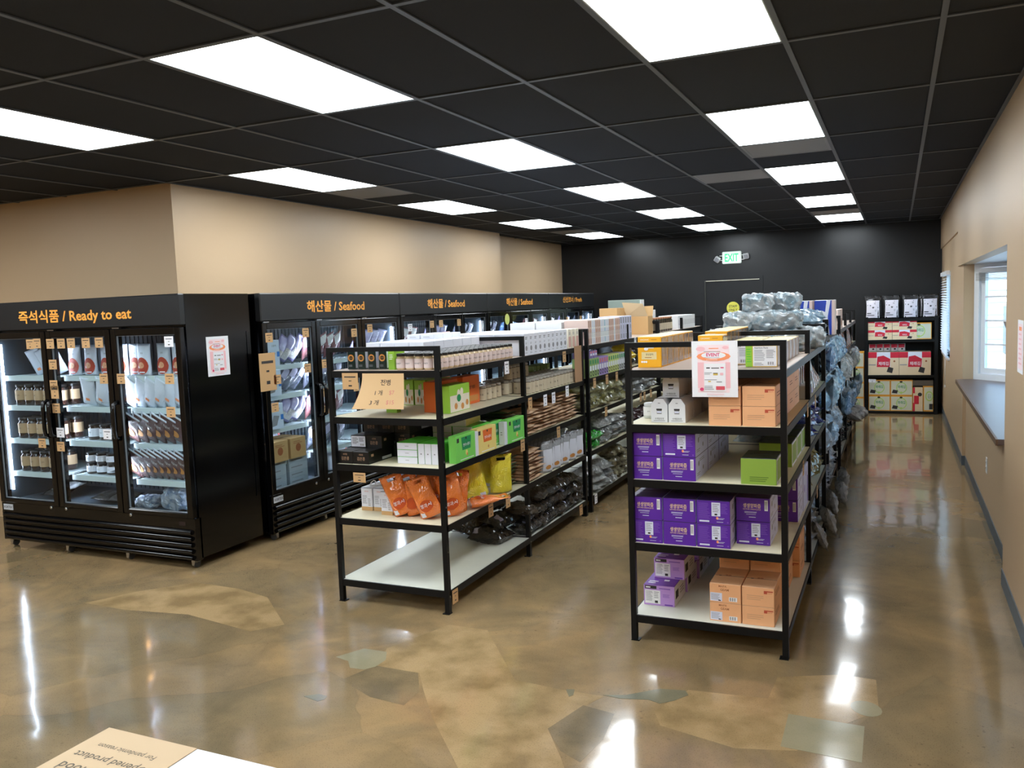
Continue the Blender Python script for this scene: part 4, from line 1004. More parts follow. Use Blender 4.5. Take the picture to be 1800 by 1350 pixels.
# --- top shelf, second bay: white printed cartons
p = Proto(carton('white_printed_carton', 0.083, 0.235, 0.158, WCARD, front=[('l', .25, .72, .8, .86, 2, INK), ('l', .3, .5, .7, .6, 2, GREYINK), ('c', .5, .32, .12, .12, GREYINK), ('l', .2, .08, .8, .16, 2, GREYINK)], flap=False))
for r_ in range(10):
    y = 1.655 + r_ * 0.087
    p.put((-1.492, y, Z1), 'white printed carton, %s from the post on the top shelf, second bay' % ORD[r_], 'carton', 'white printed cartons', rz=PI / 2)
    for c_ in (1, 2): p.put((-1.492 - 0.238 * c_, y, Z1), 'white printed carton in the rows behind, second bay top shelf', 'carton', 'white printed cartons behind', rz=PI / 2)
p = Proto(carton('pink_white_carton', 0.07, 0.1, 0.155, CREAM, front=[('r', .1, .05, .9, .6, mat('blush_print', (214, 170, 156), rough=0.6)), ('l', .2, .7, .8, .85, 2, GREYINK)], flap=False))
for r_ in range(3): p.put((-1.43, 2.56 + r_ * 0.09, Z1), 'blush and white carton at the post end of the white cartons', 'carton', 'blush cartons by the post', rz=PI / 2)

# --- shelf two: cookie boxes, jars
def cookie(nm, body, w_, d_, h_):
    return carton(nm, w_, d_, h_, body, front=[('r', .03, .02, .97, .62, CREAM), ('c', .45, .66, .12, .16, CREAM), ('c', .6, .72, .12, .14, CREAM), ('c', .3, .22, .12, .12, COOKIE), ('c', .62, .18, .12, .12, COOKIE), ('c', .85, .28, .11, .11, COOKIE), ('c', .45, .5, .16, .14, DGREEN)],
      side=[('r', .1, .1, .9, .3, COOKIE), ('t', '전병', .5, .6, .12, INK)] , flap=True)
pg = Proto(cookie('cookie_carton', LIME, 0.27, 0.1, 0.17)); po_ = Proto(cookie('cookie_carton', ORANGEC, 0.27, 0.1, 0.19))
pg.put((-1.487, 0.725, Z2), 'green cookie carton standing at the front corner of the second shelf', 'carton', None, rz=PI / 2 + 0.0)
po_.put((-1.595, 0.77, Z2), 'orange cookie carton just behind the green one on the second shelf', 'carton', None, rz=PI / 2)
for i in range(5):
    (pg if i < 4 else po_).put((-1.97 + i * 0.095, 1.10, Z2), '%s cookie carton in the shaded row behind the price sign' % (['leftmost green', 'second green', 'third green', 'rightmost green', 'orange'][i]), 'carton', 'cookie cartons behind the price sign', rz=0.0, sc=(0.32, 2.4, 1))
o = carton('green_white_carton', 0.08, 0.05, 0.03, LIME, flap=False); o.location = (-1.86, 0.62, Z2); tag(o, 'small lime box lying below the price sign', 'carton')
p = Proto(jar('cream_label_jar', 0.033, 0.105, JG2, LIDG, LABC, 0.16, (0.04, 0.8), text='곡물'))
for r_ in range(15):
    for c_ in range(5):
        y = 1.66 + r_ * 0.073; x = -1.415 - c_ * 0.074
        if r_ < 1 and c_ < 2: continue
        lb = ('cream-labelled jar, %s from the post along the second shelf edge' % ORD[r_]) if c_ == 0 else 'cream-labelled jar in the rows behind the second shelf edge'
        if c_ and r_ == 0: lb = 'cream-labelled jar in the nearest row, %s from the post side' % ORD[c_]
        p.put((x, y, Z2), lb, 'jar', 'cream-labelled jars' if c_ == 0 else 'cream-labelled jars behind', rz=R.uniform(-0.3, 0.9))
for r_ in range(5):
    p.put((-1.55, 1.70 + r_ * 0.074, Z2 + 0.106), 'cream-labelled jar stacked on the jars, %s in the upper row' % ORD[r_], 'jar', 'cream-labelled jars stacked on top', rz=0.5)
for r_, y in enumerate((1.28, 1.36, 1.44, 1.52)):
    for c_ in range(3): p.put((-1.56 - c_ * 0.075, y, Z2), 'cream-labelled jar just before the middle post on the second shelf', 'jar', 'cream-labelled jars before the post', rz=0.4)
p = Proto(carton('slim_green_carton', 0.06, 0.1, 0.15, mat('sage_card', (150, 176, 110), rough=0.6), front=[('r', .1, .05, .9, .4, WCARD), ('l', .2, .6, .8, .8, 2, WHITEINK)], flap=False))
for i in range(5): p.put((-1.70, 2.45 + i * 0.075, Z2), 'slim sage green carton behind the jars near the rear post, %s one' % ORD[i], 'carton', 'slim sage green cartons', rz=PI / 2)

# --- shelf three: black cartons, white-ended green cartons, carry boxes, brown pouches
p = Proto(carton('black_carton', 0.115, 0.27, 0.078, BCARD, front=[('t', '검은콩', .5, .42, .28, BROWNP, 0.9), ('t', '서리태', .5, .75, .16, BROWNP, 0.8)], side=[('r', .55, .08, .95, .3, WCARD), ('r', .1, .55, .2, .75, BROWNP)], flap=False))
for i, (x, y, l, lb) in enumerate(((-2.072, 0.505, 0, 'black carton with bronze lettering, bottom left at the front of the third shelf'), (-1.955, 0.505, 0, 'black carton with bronze lettering, bottom right at the front of the third shelf'),
        (-1.945, 0.64, 1, 'black carton with bronze lettering stacked on the upper layer'))):
    p.put((x, y, Z3 + l * 0.079), lb, 'carton', 'black cartons')
o = carton('black_carton', 0.115, 0.27, 0.078, BCARD, front=[('r', .04, .08, .96, .94, WCARD), ('l', .1, .3, .5, .85, 7, INK), ('l', .55, .5, .9, .85, 4, INK), ('bar', .6, .14, .92, .34)], flap=False)
o.location = (-2.062, 0.64, Z3 + 0.079); tag(o, 'black carton showing a white nutrition label, on the upper layer', 'carton', 'black cartons')
for r_ in range(2):
    for c_ in range(3):
        for l in range(3 if c_ < 3 else 2): p.put((-2.06 + c_ * 0.117, 0.785 + 0.0 + r_ * 0.275 + (0.0 if l < 2 else 0), Z3 + l * 0.079) if not (r_ == 0 and l == 1 and c_ < 2) else (-2.06 + c_ * 0.117, 1.33, Z3 + l * 0.079), 'black carton in the shaded stack at the back left of the third shelf', 'carton', 'black cartons stacked behind')
GRC = dict(front=[('l', .4, .42, .6, .58, 1, GREYINK)])
def whiteend(nm, w_, d_, h_, topm): return carton(nm, w_, d_, h_, WCARD, top=topm, sidemat=topm, flap=False, **GRC)
pw = Proto(whiteend('flat_carton', 0.142, 0.25, 0.043, GREEN))
for i in range(3): pw.put((-1.674, 0.58, Z3 + i * 0.0435), 'flat white-ended carton, %s of its stack of three' % ['bottom', 'middle', 'top'][i], 'carton', 'flat white-ended cartons')
pv = Proto(whiteend('upright_carton', 0.045, 0.25, 0.128, GREEN))
for i in range(3): pv.put((-1.575 + i * 0.047, 0.58, Z3), 'upright white-ended green carton, %s from left beside the flat stack' % ORD[i], 'carton', 'upright white-ended cartons')
for i in range(4): pw.put((-1.66, 1.0, Z3 + i * 0.0435), 'flat lilac-ended carton in the taller stack behind', 'carton', 'flat cartons in the stack behind')
o = whiteend('flat_carton', 0.16, 0.27, 0.045, YCARD); o.location = (-1.575, 1.0, Z3 + 0.176); o.rotation_euler = (0, 0, 0.1); tag(o, 'large pale yellow carton topping the stack on the third shelf', 'carton')
for i in range(4): pw.put((-1.51, 1.0, Z3 + i * 0.0435), 'flat carton under the pale yellow carton', 'carton', 'flat cartons under the yellow one')
def carry(nm, body, panel, txt, w_=0.262, d_=0.05, h_=0.165):
    return carton(nm, w_, d_, h_, body, front=[('r', .06, .74, .17, .9, INK), ('p', [(.32, .42), (.74, .42), (.78, .9), (.28, .9)], panel), ('c', .52, .84, .05, .05, INK), ('t', txt, .54, .6, .12, WHITEINK, 0.95, 0.01), ('c', .53, .3, .09, .1, YCARD), ('c', .56, .22, .05, .06, COOKIE), ('l', .2, .04, .9, .12, 1, WHITEINK)], top=body, sidemat=body, flap=False)
GREEN2 = mat('fresh_green_card', (124, 214, 96), rough=0.4)
cg = carry('carry_carton', GREEN2, DGREEN, '현미누룽지'); cy_ = carry('carry_carton', YCARD, ORANGEC, '현미누룽지')
pgc, pyc = Proto(cg), Proto(cy_)
def wend(x, y, lb):  # white-ended upright beside each carry box
    pv.put((x, y, Z3), lb, 'carton', 'upright white-ended cartons along the edge', rz=0.08)
pgc.put((-1.392 - 0.0, 0.645, Z3), 'bright green carry carton at the aisle edge, nearest of the row', 'carton', 'carry cartons along the edge', rz=PI / 2)
pyc.put((-1.395, 0.95, Z3), 'yellow and orange carry carton between the green ones at the aisle edge', 'carton', 'carry cartons along the edge', rz=PI / 2 - 0.03)
pgc.put((-1.445, 1.17, Z3), 'green carry carton in the middle of the row, set back from the edge', 'carton', 'carry cartons along the edge', rz=PI / 2)
pgc.put((-1.385, 1.395, Z3), 'green carry carton nearest the middle post at the aisle edge', 'carton', 'carry cartons along the edge', rz=PI / 2 - 0.02)
wl_ = Proto(carton('white_end_flap', 0.045, 0.05, 0.155, WCARD, front=[('l', .3, .4, .7, .6, 2, GREYINK)], flap=False))
for y, lb in ((0.80, 'narrow white carton between the nearest green and the yellow carry carton'), (1.245, 'narrow white carton before the last green carry carton')):
    wl_.put((-1.392, y - 0.0, Z3), lb, 'carton', None)
# brown pouches, lying in stacks with their filled ends to the aisle
KP = mat('kraft_pouch_mat', (196, 158, 122), rough=0.5, var=0.25, vscale=14); GP = mat('green_pouch_mat', (62, 84, 52), rough=0.45, var=0.2, vscale=10); DKP = mat('dark_pouch_edge', (70, 44, 34), rough=0.4)
kp_ = Proto(bag('kraft_pouch', 0.15, 0.22, 0.03, KP, 3, 0.010, False, 0.08, topmat=DKP, nx=8, nz=8))
gp_ = Proto(bag('green_pouch', 0.15, 0.22, 0.03, GP, 5, 0.006, False, 0.08, label=(.1, .05, .9, .35, KP), nx=8, nz=8))
def pouch_stack(x, y, z, n_, lb, grp, pr=None, dz=0.0245, yaw=PI / 2):
    for k in range(n_):
        (pr or kp_).put((x + R.uniform(-.02, .014), y + R.uniform(-.012, .012), z + 0.014 + k * dz), lb, 'pouch', grp, quat=(Matrix.Rotation(yaw + R.uniform(-.14, .14), 4, 'Z') @ Matrix.Rotation(-PI / 2, 4, 'X')).to_quaternion())
for q in range(7):
    y = 1.69 + q * 0.16
    n_ = [7, 7, 8, 7, 9, 9, 8][q]
    pouch_stack(-1.375, y, Z3, n_, 'kraft pouch in the %s stack from the post on the third shelf' % ORD[q], 'kraft pouches on the third shelf')
for q in range(7): pouch_stack(-1.61, 1.69 + q * 0.16, Z3 + 0.1, 4, 'green-backed kraft pouch behind the front stacks on the third shelf', 'pouches behind on the third shelf', gp_)
pouch_stack(-1.43, 1.515, Z3, 8, 'green and kraft pouch stacked before the middle post on the third shelf', 'green pouches before the post, third shelf', gp_)
# --- shelf four: white boxes, orange bags, yellow bags, pouches, clear bags
p = Proto(carton('white_kraft_box', 0.083, 0.155, 0.15, WCARD, front=[('r', 0, 0, 1, .17, KCARD), ('t', 'GRAIN', .5, .84, .06, RPR, 0.8), ('l', .12, .3, .55, .68, 6, GREYINK), ('l', .6, .3, .9, .55, 4, GREYINK), ('bar', .62, .2, .9, .3), ('r', 0, .975, 1, 1, mat('navy_print', (62, 66, 92), rough=0.5))],
      side=[('r', 0, 0, 1, .17, KCARD), ('r', .1, .3, .9, .7, mat('green_tint', (176, 196, 150), rough=0.6))], flap=True))
hnd = MB().tube([(0, -0.03, 0.15), (0.004, -0.025, 0.172), (0.008, 0, 0.182), (0.004, 0.025, 0.172), (0, 0.03, 0.15)], 0.0035, 6)
ob('rope_handle', hnd.mesh('rope_handle', WHITE_TRIM), p.root)
for i, (x, y, lb) in enumerate(((-2.058, 0.635, 'white box with kraft base, leftmost on the fourth shelf'), (-1.968, 0.64, 'white box with kraft base, middle of three on the fourth shelf'), (-1.862, 0.565, 'white box with kraft base, set forward beside the orange bags'))):
    p.put((x, y, Z4), lb, 'carton', 'white boxes with kraft bases')
for r_ in range(2):
    for c_ in range(3): p.put((-2.058 + c_ * 0.09, 0.80 + r_ * 0.165 + (0.03 if c_ == 2 else 0), Z4), 'white box with kraft base in the rows behind', 'carton', 'white boxes with kraft bases behind')
OB = film_mat('orange_bag_film', (252, 134, 44), 0.97, 0.2, 0.55, 9.0); YB_ = film_mat('yellow_bag_film', (246, 228, 44), 0.97, 0.2, 0.55, 9.0); OBD = mat('orange_dark_print', (196, 78, 18), rough=0.5)
ob1 = Proto(bag('orange_rice_bag', 0.15, 0.26, 0.075, OB, 11, 0.014, True, 0.22, label=(.12, .04, .34, .16, WCARD), handle=True, items=[('c', .52, .3, .3, .14, OBD), ('t', '쌀과자', .52, .32, .1, WHITEINK)]))
ob2 = Proto(bag('orange_rice_bag', 0.15, 0.26, 0.075, OB, 23, 0.016, True, 0.22, handle=True, items=[('c', .5, .3, .3, .14, OBD)]))
def quat(rz, rx=0, ry=0): return (Matrix.Rotation(rz, 4, 'Z') @ Matrix.Rotation(ry, 4, 'Y') @ Matrix.Rotation(rx, 4, 'X')).to_quaternion()
for pr, x, y, rz_, rx_, ry_, lb in ((ob1, -1.735, 0.50, 0.25, 0.08, -0.34, 'orange bag leaning left against the white boxes, with grip hole'), (ob2, -1.66, 0.53, 0.2, 0.1, -0.3, 'orange bag second from the left in the leaning row'),
        (ob1, -1.535, 0.49, 0.25, 0.12, -0.36, 'large orange bag leaning in front, nearest the post'), (ob2, -1.75, 0.78, 0.0, 0.0, 0.05, 'orange bag standing upright at the back left of the group'),
        (ob1, -1.62, 0.76, 0.1, 0.0, -0.05, 'orange bag standing upright in the middle of the back row'), (ob2, -1.50, 0.72, 0.3, 0.0, 0.1, 'orange bag standing upright at the back right of the group'),
        (ob1, -1.44, 0.60, 0.5, 0.1, -0.2, 'orange bag leaning behind the front right post')):
    pr.put((x, y, Z4 + 0.03 * abs(ry_) * 2), lb, 'bag', 'orange bags', quat=quat(rz_, rx_, ry_))
ob1.put((-1.44, 0.80, Z4 + 0.03), 'orange bag lying flat on the shelf below the yellow bags', 'bag', 'orange bags', quat=quat(-0.9, -PI / 2 + 0.12), sc=(1, 0.8, 1))
yb1 = Proto(bag('yellow_rice_bag', 0.17, 0.26, 0.08, YB_, 31, 0.014, True, 0.22, label=(.6, .03, .85, .12, WCARD), handle=True)); yb2 = Proto(bag('yellow_rice_bag', 0.17, 0.26, 0.08, YB_, 47, 0.015, True, 0.22, handle=True))
for pr, x, y, rz_, rx_, ry_, z, lb in ((yb1, -1.50, 1.03, 0.7, 0.1, -0.25, 0.02, 'yellow bag leaning left, nearest of the yellow group'), (yb2, -1.43, 1.26, 0.9, 0.0, 0.02, 0.01, 'yellow bag standing upright with open grip hole near the middle post'),
        (yb2, -1.56, 1.12, 0.5, 0.0, -0.1, 0.0, 'yellow bag standing behind the leaning one'), (yb1, -1.60, 1.3, 0.4, 0.0, 0.1, 0.03, 'yellow bag at the back, partly shaded')):
    pr.put((x, y, Z4 + z), lb, 'bag', 'yellow bags', quat=quat(rz_, rx_, ry_))
pouch_stack(-1.44, 1.50, Z4, 9, 'green and kraft pouch stacked before the middle post on the fourth shelf', 'green pouches before the post, fourth shelf', gp_)
for q in range(2): pouch_stack(-1.375, 1.69 + q * 0.155, Z4, 9, 'kraft pouch in the %s stack on the fourth shelf, second bay' % ORD[q], 'kraft pouches on the fourth shelf')
CLR = film_mat('clear_film', (226, 228, 232), 0.8, 0.15, 0.8, 14.0)
cb1 = Proto(bag('clear_snack_bag', 0.15, 0.235, 0.05, CLR, 51, 0.01, True, 0.12, label=(.12, .08, .88, .78, WCARD), items=[('c', .5, .2, .25, .07, COOKIE), ('l2',)][:1]))
for q in range(9):
    cb1.put((-1.40 - (0.02 if q % 2 else 0), 2.0 + q * 0.088, Z4), 'clear bag with white label, %s from the kraft stacks on the fourth shelf' % ORD[q], 'bag', 'clear bags with white labels', quat=quat(PI / 2 - 0.35 + R.uniform(-.1, .1), 0.08, R.uniform(-.05, .05)))
for q in range(10):
    cb1.put((-1.60 - 0.0, 1.98 + q * 0.085, Z4 + 0.02), 'clear bag in the second row of the fourth shelf', 'bag', 'clear bags behind', quat=quat(PI / 2 - 0.4, 0.2))
# --- bottom shelf: dark crinkled bags
DK = mat('dark_foil', (44, 38, 30), rough=0.2, spec=0.7, coat=0.7, crinkle=1.0, cscale=12); DK2 = mat('brown_foil', (72, 58, 42), rough=0.2, spec=0.7, coat=0.7, crinkle=1.0, cscale=12)
LILABEL = mat('lilac_label', (172, 172, 202), rough=0.6)
dk1 = Proto(bag('dark_seaweed_bag', 0.24, 0.2, 0.10, DK, 61, 0.024, False, 0.07, label=(.15, .2, .32, .5, LILABEL), nx=14, nz=14, facet=True)); dk2 = Proto(bag('dark_seaweed_bag', 0.24, 0.2, 0.10, DK2, 67, 0.026, False, 0.07, nx=14, nz=14, facet=True))
dk1.put((-1.60, 1.28, Z5 + 0.05), 'dark crinkled bag lying alone at the front of the pile, bottom shelf', 'bag', 'dark bags', quat=quat(0.2, -PI / 2 + 0.1))
for k in range(9):
    (dk1 if k % 2 else dk2).put((-1.46 - 0.2 * (k % 3), 1.42 + 0.05 * (k // 3), Z5 + 0.045 + 0.085 * (k // 3)), 'dark crinkled bag in the heap before the middle post', 'bag', 'dark bags heaped before the post', quat=quat(R.uniform(-.8, 1.6), -PI / 2 + R.uniform(-.3, .3), R.uniform(-.2, .2)))
for k in range(26):
    q, l = k % 9, k // 9
    y = 1.70 + q * 0.125 + l * 0.03
    if l == 2 and q < 2: continue
    (dk2 if k % 3 else dk1).put((-1.36 - 0.02 * l, y, Z5 + 0.045 + l * 0.085), 'dark brown crinkled bag in the bottom shelf pile, second bay', 'bag', 'dark bags piled in the second bay', quat=quat(PI / 2 + R.uniform(-.25, .25), -PI / 2 + R.uniform(-.15, .15), R.uniform(-.12, .12)))

# ================================================================== SECOND AND THIRD RACKS OF THE LEFT ROW
WHT = mat('bright_white_card', (236, 238, 240), rough=0.45); PNK = mat('blush_card', (222, 196, 186), rough=0.5); LIL = mat('lilac_card', (198, 198, 222), rough=0.5)
CARAM = mat('caramel_print', (176, 128, 104), rough=0.5); SKY = mat('sky_print', (120, 170, 200), rough=0.5)
def tall(nm, body, acc, h_, w_=0.046, d_=0.22):
    return Proto(carton(nm, w_, d_, h_, body, front=[('r', .25, .70, .75, .95, acc), ('c', .5, .55, .06, .1, acc), ('l', .2, .3, .8, .5, 4, GREYINK), ('r', .3, .05, .7, .26, acc)], flap=False))
tw_ = tall('tall_white_carton', WHT, LIL, 0.215); tp_ = tall('tall_blush_carton', PNK, CARAM, 0.215); tl_ = tall('tall_lilac_carton', LIL, GREYINK, 0.225, 0.075)
tb_ = tall('tall_white_carton', WHT, SKY, 0.215)
seq = 'ppwwpppwwbwwpppwppplllll'
y = 3.0; cnt = {}
nm_ = {'p': (tp_, 'blush tall carton'), 'w': (tw_, 'white tall carton'), 'b': (tb_, 'white tall sky-print carton'), 'l': (tl_, 'wide lilac tall carton')}
for ch in seq:
    w__ = 0.079 if ch == 'l' else 0.049
    cnt[ch] = cnt.get(ch, 0) + 1
    nm_[ch][0].put((-1.485, y + w__ / 2, Z1), '%s, %s of its kind on top of the second left rack' % (nm_[ch][1], ORD[cnt[ch] - 1]), 'carton', 'tall cartons on the second left rack', rz=PI / 2)
    y += w__
p = Proto(carton('white_long_carton', 0.09, 0.24, 0.205, WHT, front=[('c', .5, .4, .1, .12, GREYINK), ('l', .3, .6, .7, .7, 1, GREYINK)], side=[('l', .2, .3, .8, .7, 4, GREYINK)], flap=False))
for r_ in range(12):
    for c_ in range(2): p.put((-1.73 - c_ * 0.25, 3.02 + r_ * 0.094, Z1), 'white carton in the rows behind the tall cartons, second rack', 'carton', 'white cartons behind the tall ones', rz=PI / 2)
# third-rack top: opened kraft cartons, dark jars, white cartons
t = empty('open_kraft_carton', (-1.56, 5.28, Z1)); tag(t, 'opened kraft carton with raised flaps past the lilac cartons', 'carton')
ko = MB()
for bx in ((-0.12, -0.1, 0.12, -0.097), (-0.12, 0.097, 0.12, 0.1), (-0.12, -0.097, -0.117, 0.097), (0.117, -0.097, 0.12, 0.097)): ko.box(bx[0], bx[1], 0.0, bx[2], bx[3], 0.2)
ko.box(-0.117, -0.097, 0, 0.117, 0.097, 0.004); ob('body', ko.mesh('body', KCARD), t)
ob('flap', MB().add([(-0.12, -0.1, 0.2), (0.12, -0.1, 0.2), (0.08, -0.16, 0.34), (-0.16, -0.14, 0.36)], [(0, 1, 2, 3)]).mesh('flap', mat('light_kraft', (214, 192, 156), rough=0.8)), t)
ob('flap', MB().add([(-0.12, 0.1, 0.2), (0.12, 0.1, 0.2), (0.12, 0.14, 0.31), (-0.12, 0.14, 0.31)], [(0, 1, 2, 3)]).mesh('flap', KCARD), t)
ob('inner_sheet', MB().box(0.02, -0.05, 0.05, 0.03, 0.08, 0.38).mesh('inner_sheet', WHT), t)
p = Proto(carton('kraft_carton', 0.12, 0.2, 0.30, KCARD, side=[('r', .1, .2, .9, .7, CARAM)]))
for i in range(3): p.put((-1.80 - i * 0.0, 4.95 + i * 0.13, Z1), 'plain kraft carton standing among the lilac cartons, %s one' % ORD[i], 'carton', 'plain kraft cartons', rz=PI / 2)
o = carton('grey_green_box', 0.5, 0.3, 0.4, mat('grey_green_card', (166, 182, 172), rough=0.6), front=[('l', .42, .3, .58, .5, 2, GREYINK)], flap=False); o.location = (-2.86, 9.1, 1.46)
tag(o, 'large grey-green box seen over the rack tops near the black wall', 'box')
t = empty('wall_cabinet', (-2.86, 9.1, 0)); tag(t, 'dark cabinet standing under the grey-green box near the back wall', 'cabinet')
ob('body', MB().cbox(-0.45, -0.3, 0.04, 0.45, 0.3, 1.46, 0.01).mesh('body', BLACK_PANEL), t); ob('base', MB().box(-0.42, -0.27, 0, 0.42, 0.27, 0.04).mesh('base', BLACK_MATTE), t)
DJ = mat('dark_jar_glass', (60, 56, 44), rough=0.12, coat=0.8, var=0.4, vscale=30); LIDA = mat('amber_lid', (176, 120, 84), rough=0.4)
p = Proto(jar('dark_jar', 0.05, 0.17, DJ, LIDA, LABC, 0.12, (0.15, 0.6)))
for i in range(8): p.put((-1.50, 5.55 + i * 0.11, Z1), 'dark jar with amber lid, %s along the far left rack top' % ORD[i], 'jar', 'dark jars on the far left rack', rz=0.6)
p = Proto(carton('white_far_carton', 0.1, 0.25, 0.17, WHT, front=[('l', .2, .3, .8, .7, 4, GREYINK)], flap=False))
for i in range(9): p.put((-1.57, 6.66 + i * 0.108, Z1), 'white carton, %s from the dark jars on the far left rack' % ORD[i], 'carton', 'white cartons on the far left rack', rz=PI / 2)
o = carton('pale_notice_box', 0.22, 0.1, 0.26, WHT, front=[('l', .2, .3, .8, .7, 3, PINK)], flap=False); o.location = (-1.72, 6.1, Z1); tag(o, 'small white box standing behind the dark jars', 'box')
# shelf two: sage, purple and lime cartons
PUR = mat('purple_soft_card', (156, 134, 196), rough=0.5); LMS = mat('pale_lime_card', (198, 208, 126), rough=0.5)
def boxy(nm, body): return Proto(carton(nm, 0.062, 0.16, 0.165, body, front=[('r', .2, .7, .8, .92, DGREEN if body is not PUR else REDINK), ('r', .12, .36, .88, .62, WCARD), ('c', .5, .2, .14, .14, INK), ('c', .5, .2, .08, .08, body)], flap=False))
bs, bp_, bl, bgy = boxy('sage_carton', _M['sage_card']), boxy('purple_soft_carton', PUR), boxy('pale_lime_carton', LMS), boxy('silver_carton', mat('silver_card', (176, 178, 182), rough=0.4))
y = 3.03
for nm2, pr, n_ in (('sage green', bs, 4), ('soft purple', bp_, 4), ('pale lime', bl, 5), ('silver grey', bgy, 3)):
    for i in range(n_):
        pr.put((-1.45, y, Z2), '%s carton, %s of its colour on the second rack' % (nm2, ORD[i]), 'carton', '%s cartons' % nm2, rz=PI / 2); y += 0.066
for i in range(3): bp_.put((-1.45, 3.05 + i * 0.066, Z2 + 0.166), 'soft purple carton lying on the sage cartons', 'carton', 'soft purple cartons on top', rz=PI / 2, sc=(1, 1, 0.4))
# bag piles of racks two and three
YF = film_mat('yellow_clear_film', (250, 246, 196), 0.96, 0.1, 1.0, 18.0, (186, 172, 62)); SF = film_mat('silver_film', (248, 248, 246), 0.96, 0.1, 1.0, 18.0, (178, 178, 172)); GF = film_mat('green_film', (58, 190, 60), 0.95, 0.18, 0.8, 12.0)
OLV = film_mat('olive_film', (208, 198, 160), 0.95, 0.1, 1.0, 18.0, (118, 102, 70)); RDK = mat('red_black_foil', (70, 30, 34), rough=0.25, coat=0.6, crinkle=0.8, var=0.6, vscale=18)
def filmbag(nm, m, seed, w_=0.22, h_=0.2, t_=0.08): return Proto(bag(nm, w_, h_, t_, m, seed, 0.03, False, 0.08, nx=15, nz=15, facet=True))
fy, fs, fg, fo, fr = filmbag('yellow_film_bag', YF, 71), filmbag('silver_film_bag', SF, 73), filmbag('green_film_bag', GF, 79, 0.16, 0.16), filmbag('olive_film_bag', OLV, 83), filmbag('dark_red_bag', RDK, 89)
def pile(pr, xf, y0, y1, z, layers, lb, grp, step=0.12, dz=0.065, yaw=PI / 2, depth=1):
    n_ = max(1, int((y1 - y0) / step))
    for l in range(layers):
        for k in range(n_ - (1 if l and n_ > 3 else 0)):
            for d_ in range(depth):
                pr.put((xf - d_ * 0.2 + R.uniform(-.02, .02), y0 + (k + 0.5 + 0.4 * (l % 2)) * step, z + 0.04 + l * dz), lb, 'bag', grp,
                       quat=quat(yaw + R.uniform(-.4, .4), -PI / 2 + R.uniform(-.25, .25), R.uniform(-.15, .15)))
pile(fy, -1.37, 3.0, 4.1, Z3, 3, 'yellow film bag piled on the third shelf, second left rack', 'yellow film bags', depth=2)
pile(fg, -1.37, 3.0, 3.3, Z4, 2, 'small bright green bag on the fourth shelf, second left rack', 'small green bags')
pile(fs, -1.37, 3.3, 4.15, Z4, 3, 'silver film bag piled on the fourth shelf, second left rack', 'silver film bags, fourth shelf', depth=2)
pile(fs, -1.37, 3.0, 3.75, Z5, 3, 'silver film bag piled on the bottom shelf, second left rack', 'silver film bags, bottom shelf')
pile(fo, -1.37, 3.7, 4.2, Z5, 4, 'olive film bag heaped on the bottom shelf, second left rack', 'olive film bags')
yp = filmbag('yellow_pack', mat('yellow_foil', (236, 206, 24), rough=0.3, coat=0.5, crinkle=0.6, cscale=10), 91, 0.16, 0.16)
pile(yp, -1.40, 4.2, 4.5, Z2, 3, 'bright yellow pack stacked on the second shelf past the middle post', 'bright yellow packs')
pile(dk1, -1.42, 4.5, 5.3, Z2, 2, 'dark foil bag beside the bright yellow packs', 'dark foil bags by the yellow packs')
pile(fs, -1.37, 4.2, 5.35, Z3, 3, 'silver film bag on the third shelf past the middle post', 'silver film bags, third shelf', depth=2)
pile(fr, -1.37, 4.2, 5.3, Z4, 2, 'dark red foil bag on the fourth shelf past the middle post', 'dark red foil bags')
pile(fo, -1.37, 4.25, 5.3, Z5, 2, 'olive film bag on the bottom shelf past the middle post', 'olive film bags past the post')
for z, pr, nm2 in ((Z2, fs, 'silver'), (Z3, fy, 'yellow'), (Z4, fs, 'silver')):
    pile(pr, -1.42, 5.55, 7.8, z, 1, '%s film bag on the %s shelf of the far left rack' % (nm2, {Z2: 'second', Z3: 'third', Z4: 'fourth'}[z]), '%s film bags, far left rack, shelf at %s' % (nm2, {Z2: 'eye level', Z3: 'mid height', Z4: 'knee height'}[z]), step=0.2)

# ================================================================== GOODS ON THE RIGHT ROW
PURP = mat('purple_carton_mat', (88, 34, 156), rough=0.42); PURD = mat('dark_purple_top', (50, 26, 84), rough=0.4); LAVS = mat('lavender_side', (206, 208, 240), rough=0.45)
PURL = mat('light_purple_print', (124, 84, 184), rough=0.5); PURM = mat('mid_purple_print', (104, 54, 168), rough=0.5); GOLDT = mat('gold_text', (232, 200, 146), rough=0.5); LAVL = mat('lavender_label', (216, 220, 240), rough=0.5)
frA = [('t', '생생양파즙', .47, .66, .19, GOLDT, 0.78, 0.012), ('t', 'NATURE ONION JUICE', .47, .5, .08, GOLDT, 0.82, 0.004), ('l', .25, .34, .72, .42, 2, LAVL), ('l', .3, .27, .68, .31, 1, LAVL), ('r', .38, .16, .58, .185, LAVL), ('bar', .84, .47, .94, .92)]
frB = [('l', .05, .2, .42, .9, 12, PURL), ('l', .7, .45, .93, .9, 7, PURL), ('r', .45, .34, .71, .92, LAVL), ('l', .48, .5, .68, .88, 5, GREYINK), ('r', .54, .38, .62, .45, INK), ('c', .62, .26, .05, .06, OPR), ('l', .63, .2, .86, .28, 2, LAVL), ('r', .08, .08, .38, .15, LAVL), ('l', .6, .08, .85, .13, 1, LAVL), ('c', .93, .1, .035, .035, PURL)]
sdP = [('c', .25, .65, .12, .12, GREYINK), ('c', .6, .35, .1, .1, GREYINK), ('l', .3, .7, .8, .85, 2, GREYINK), ('l', .1, .15, .4, .3, 2, GREYINK)]
PW, PD, PH = 0.170, 0.31, 0.123
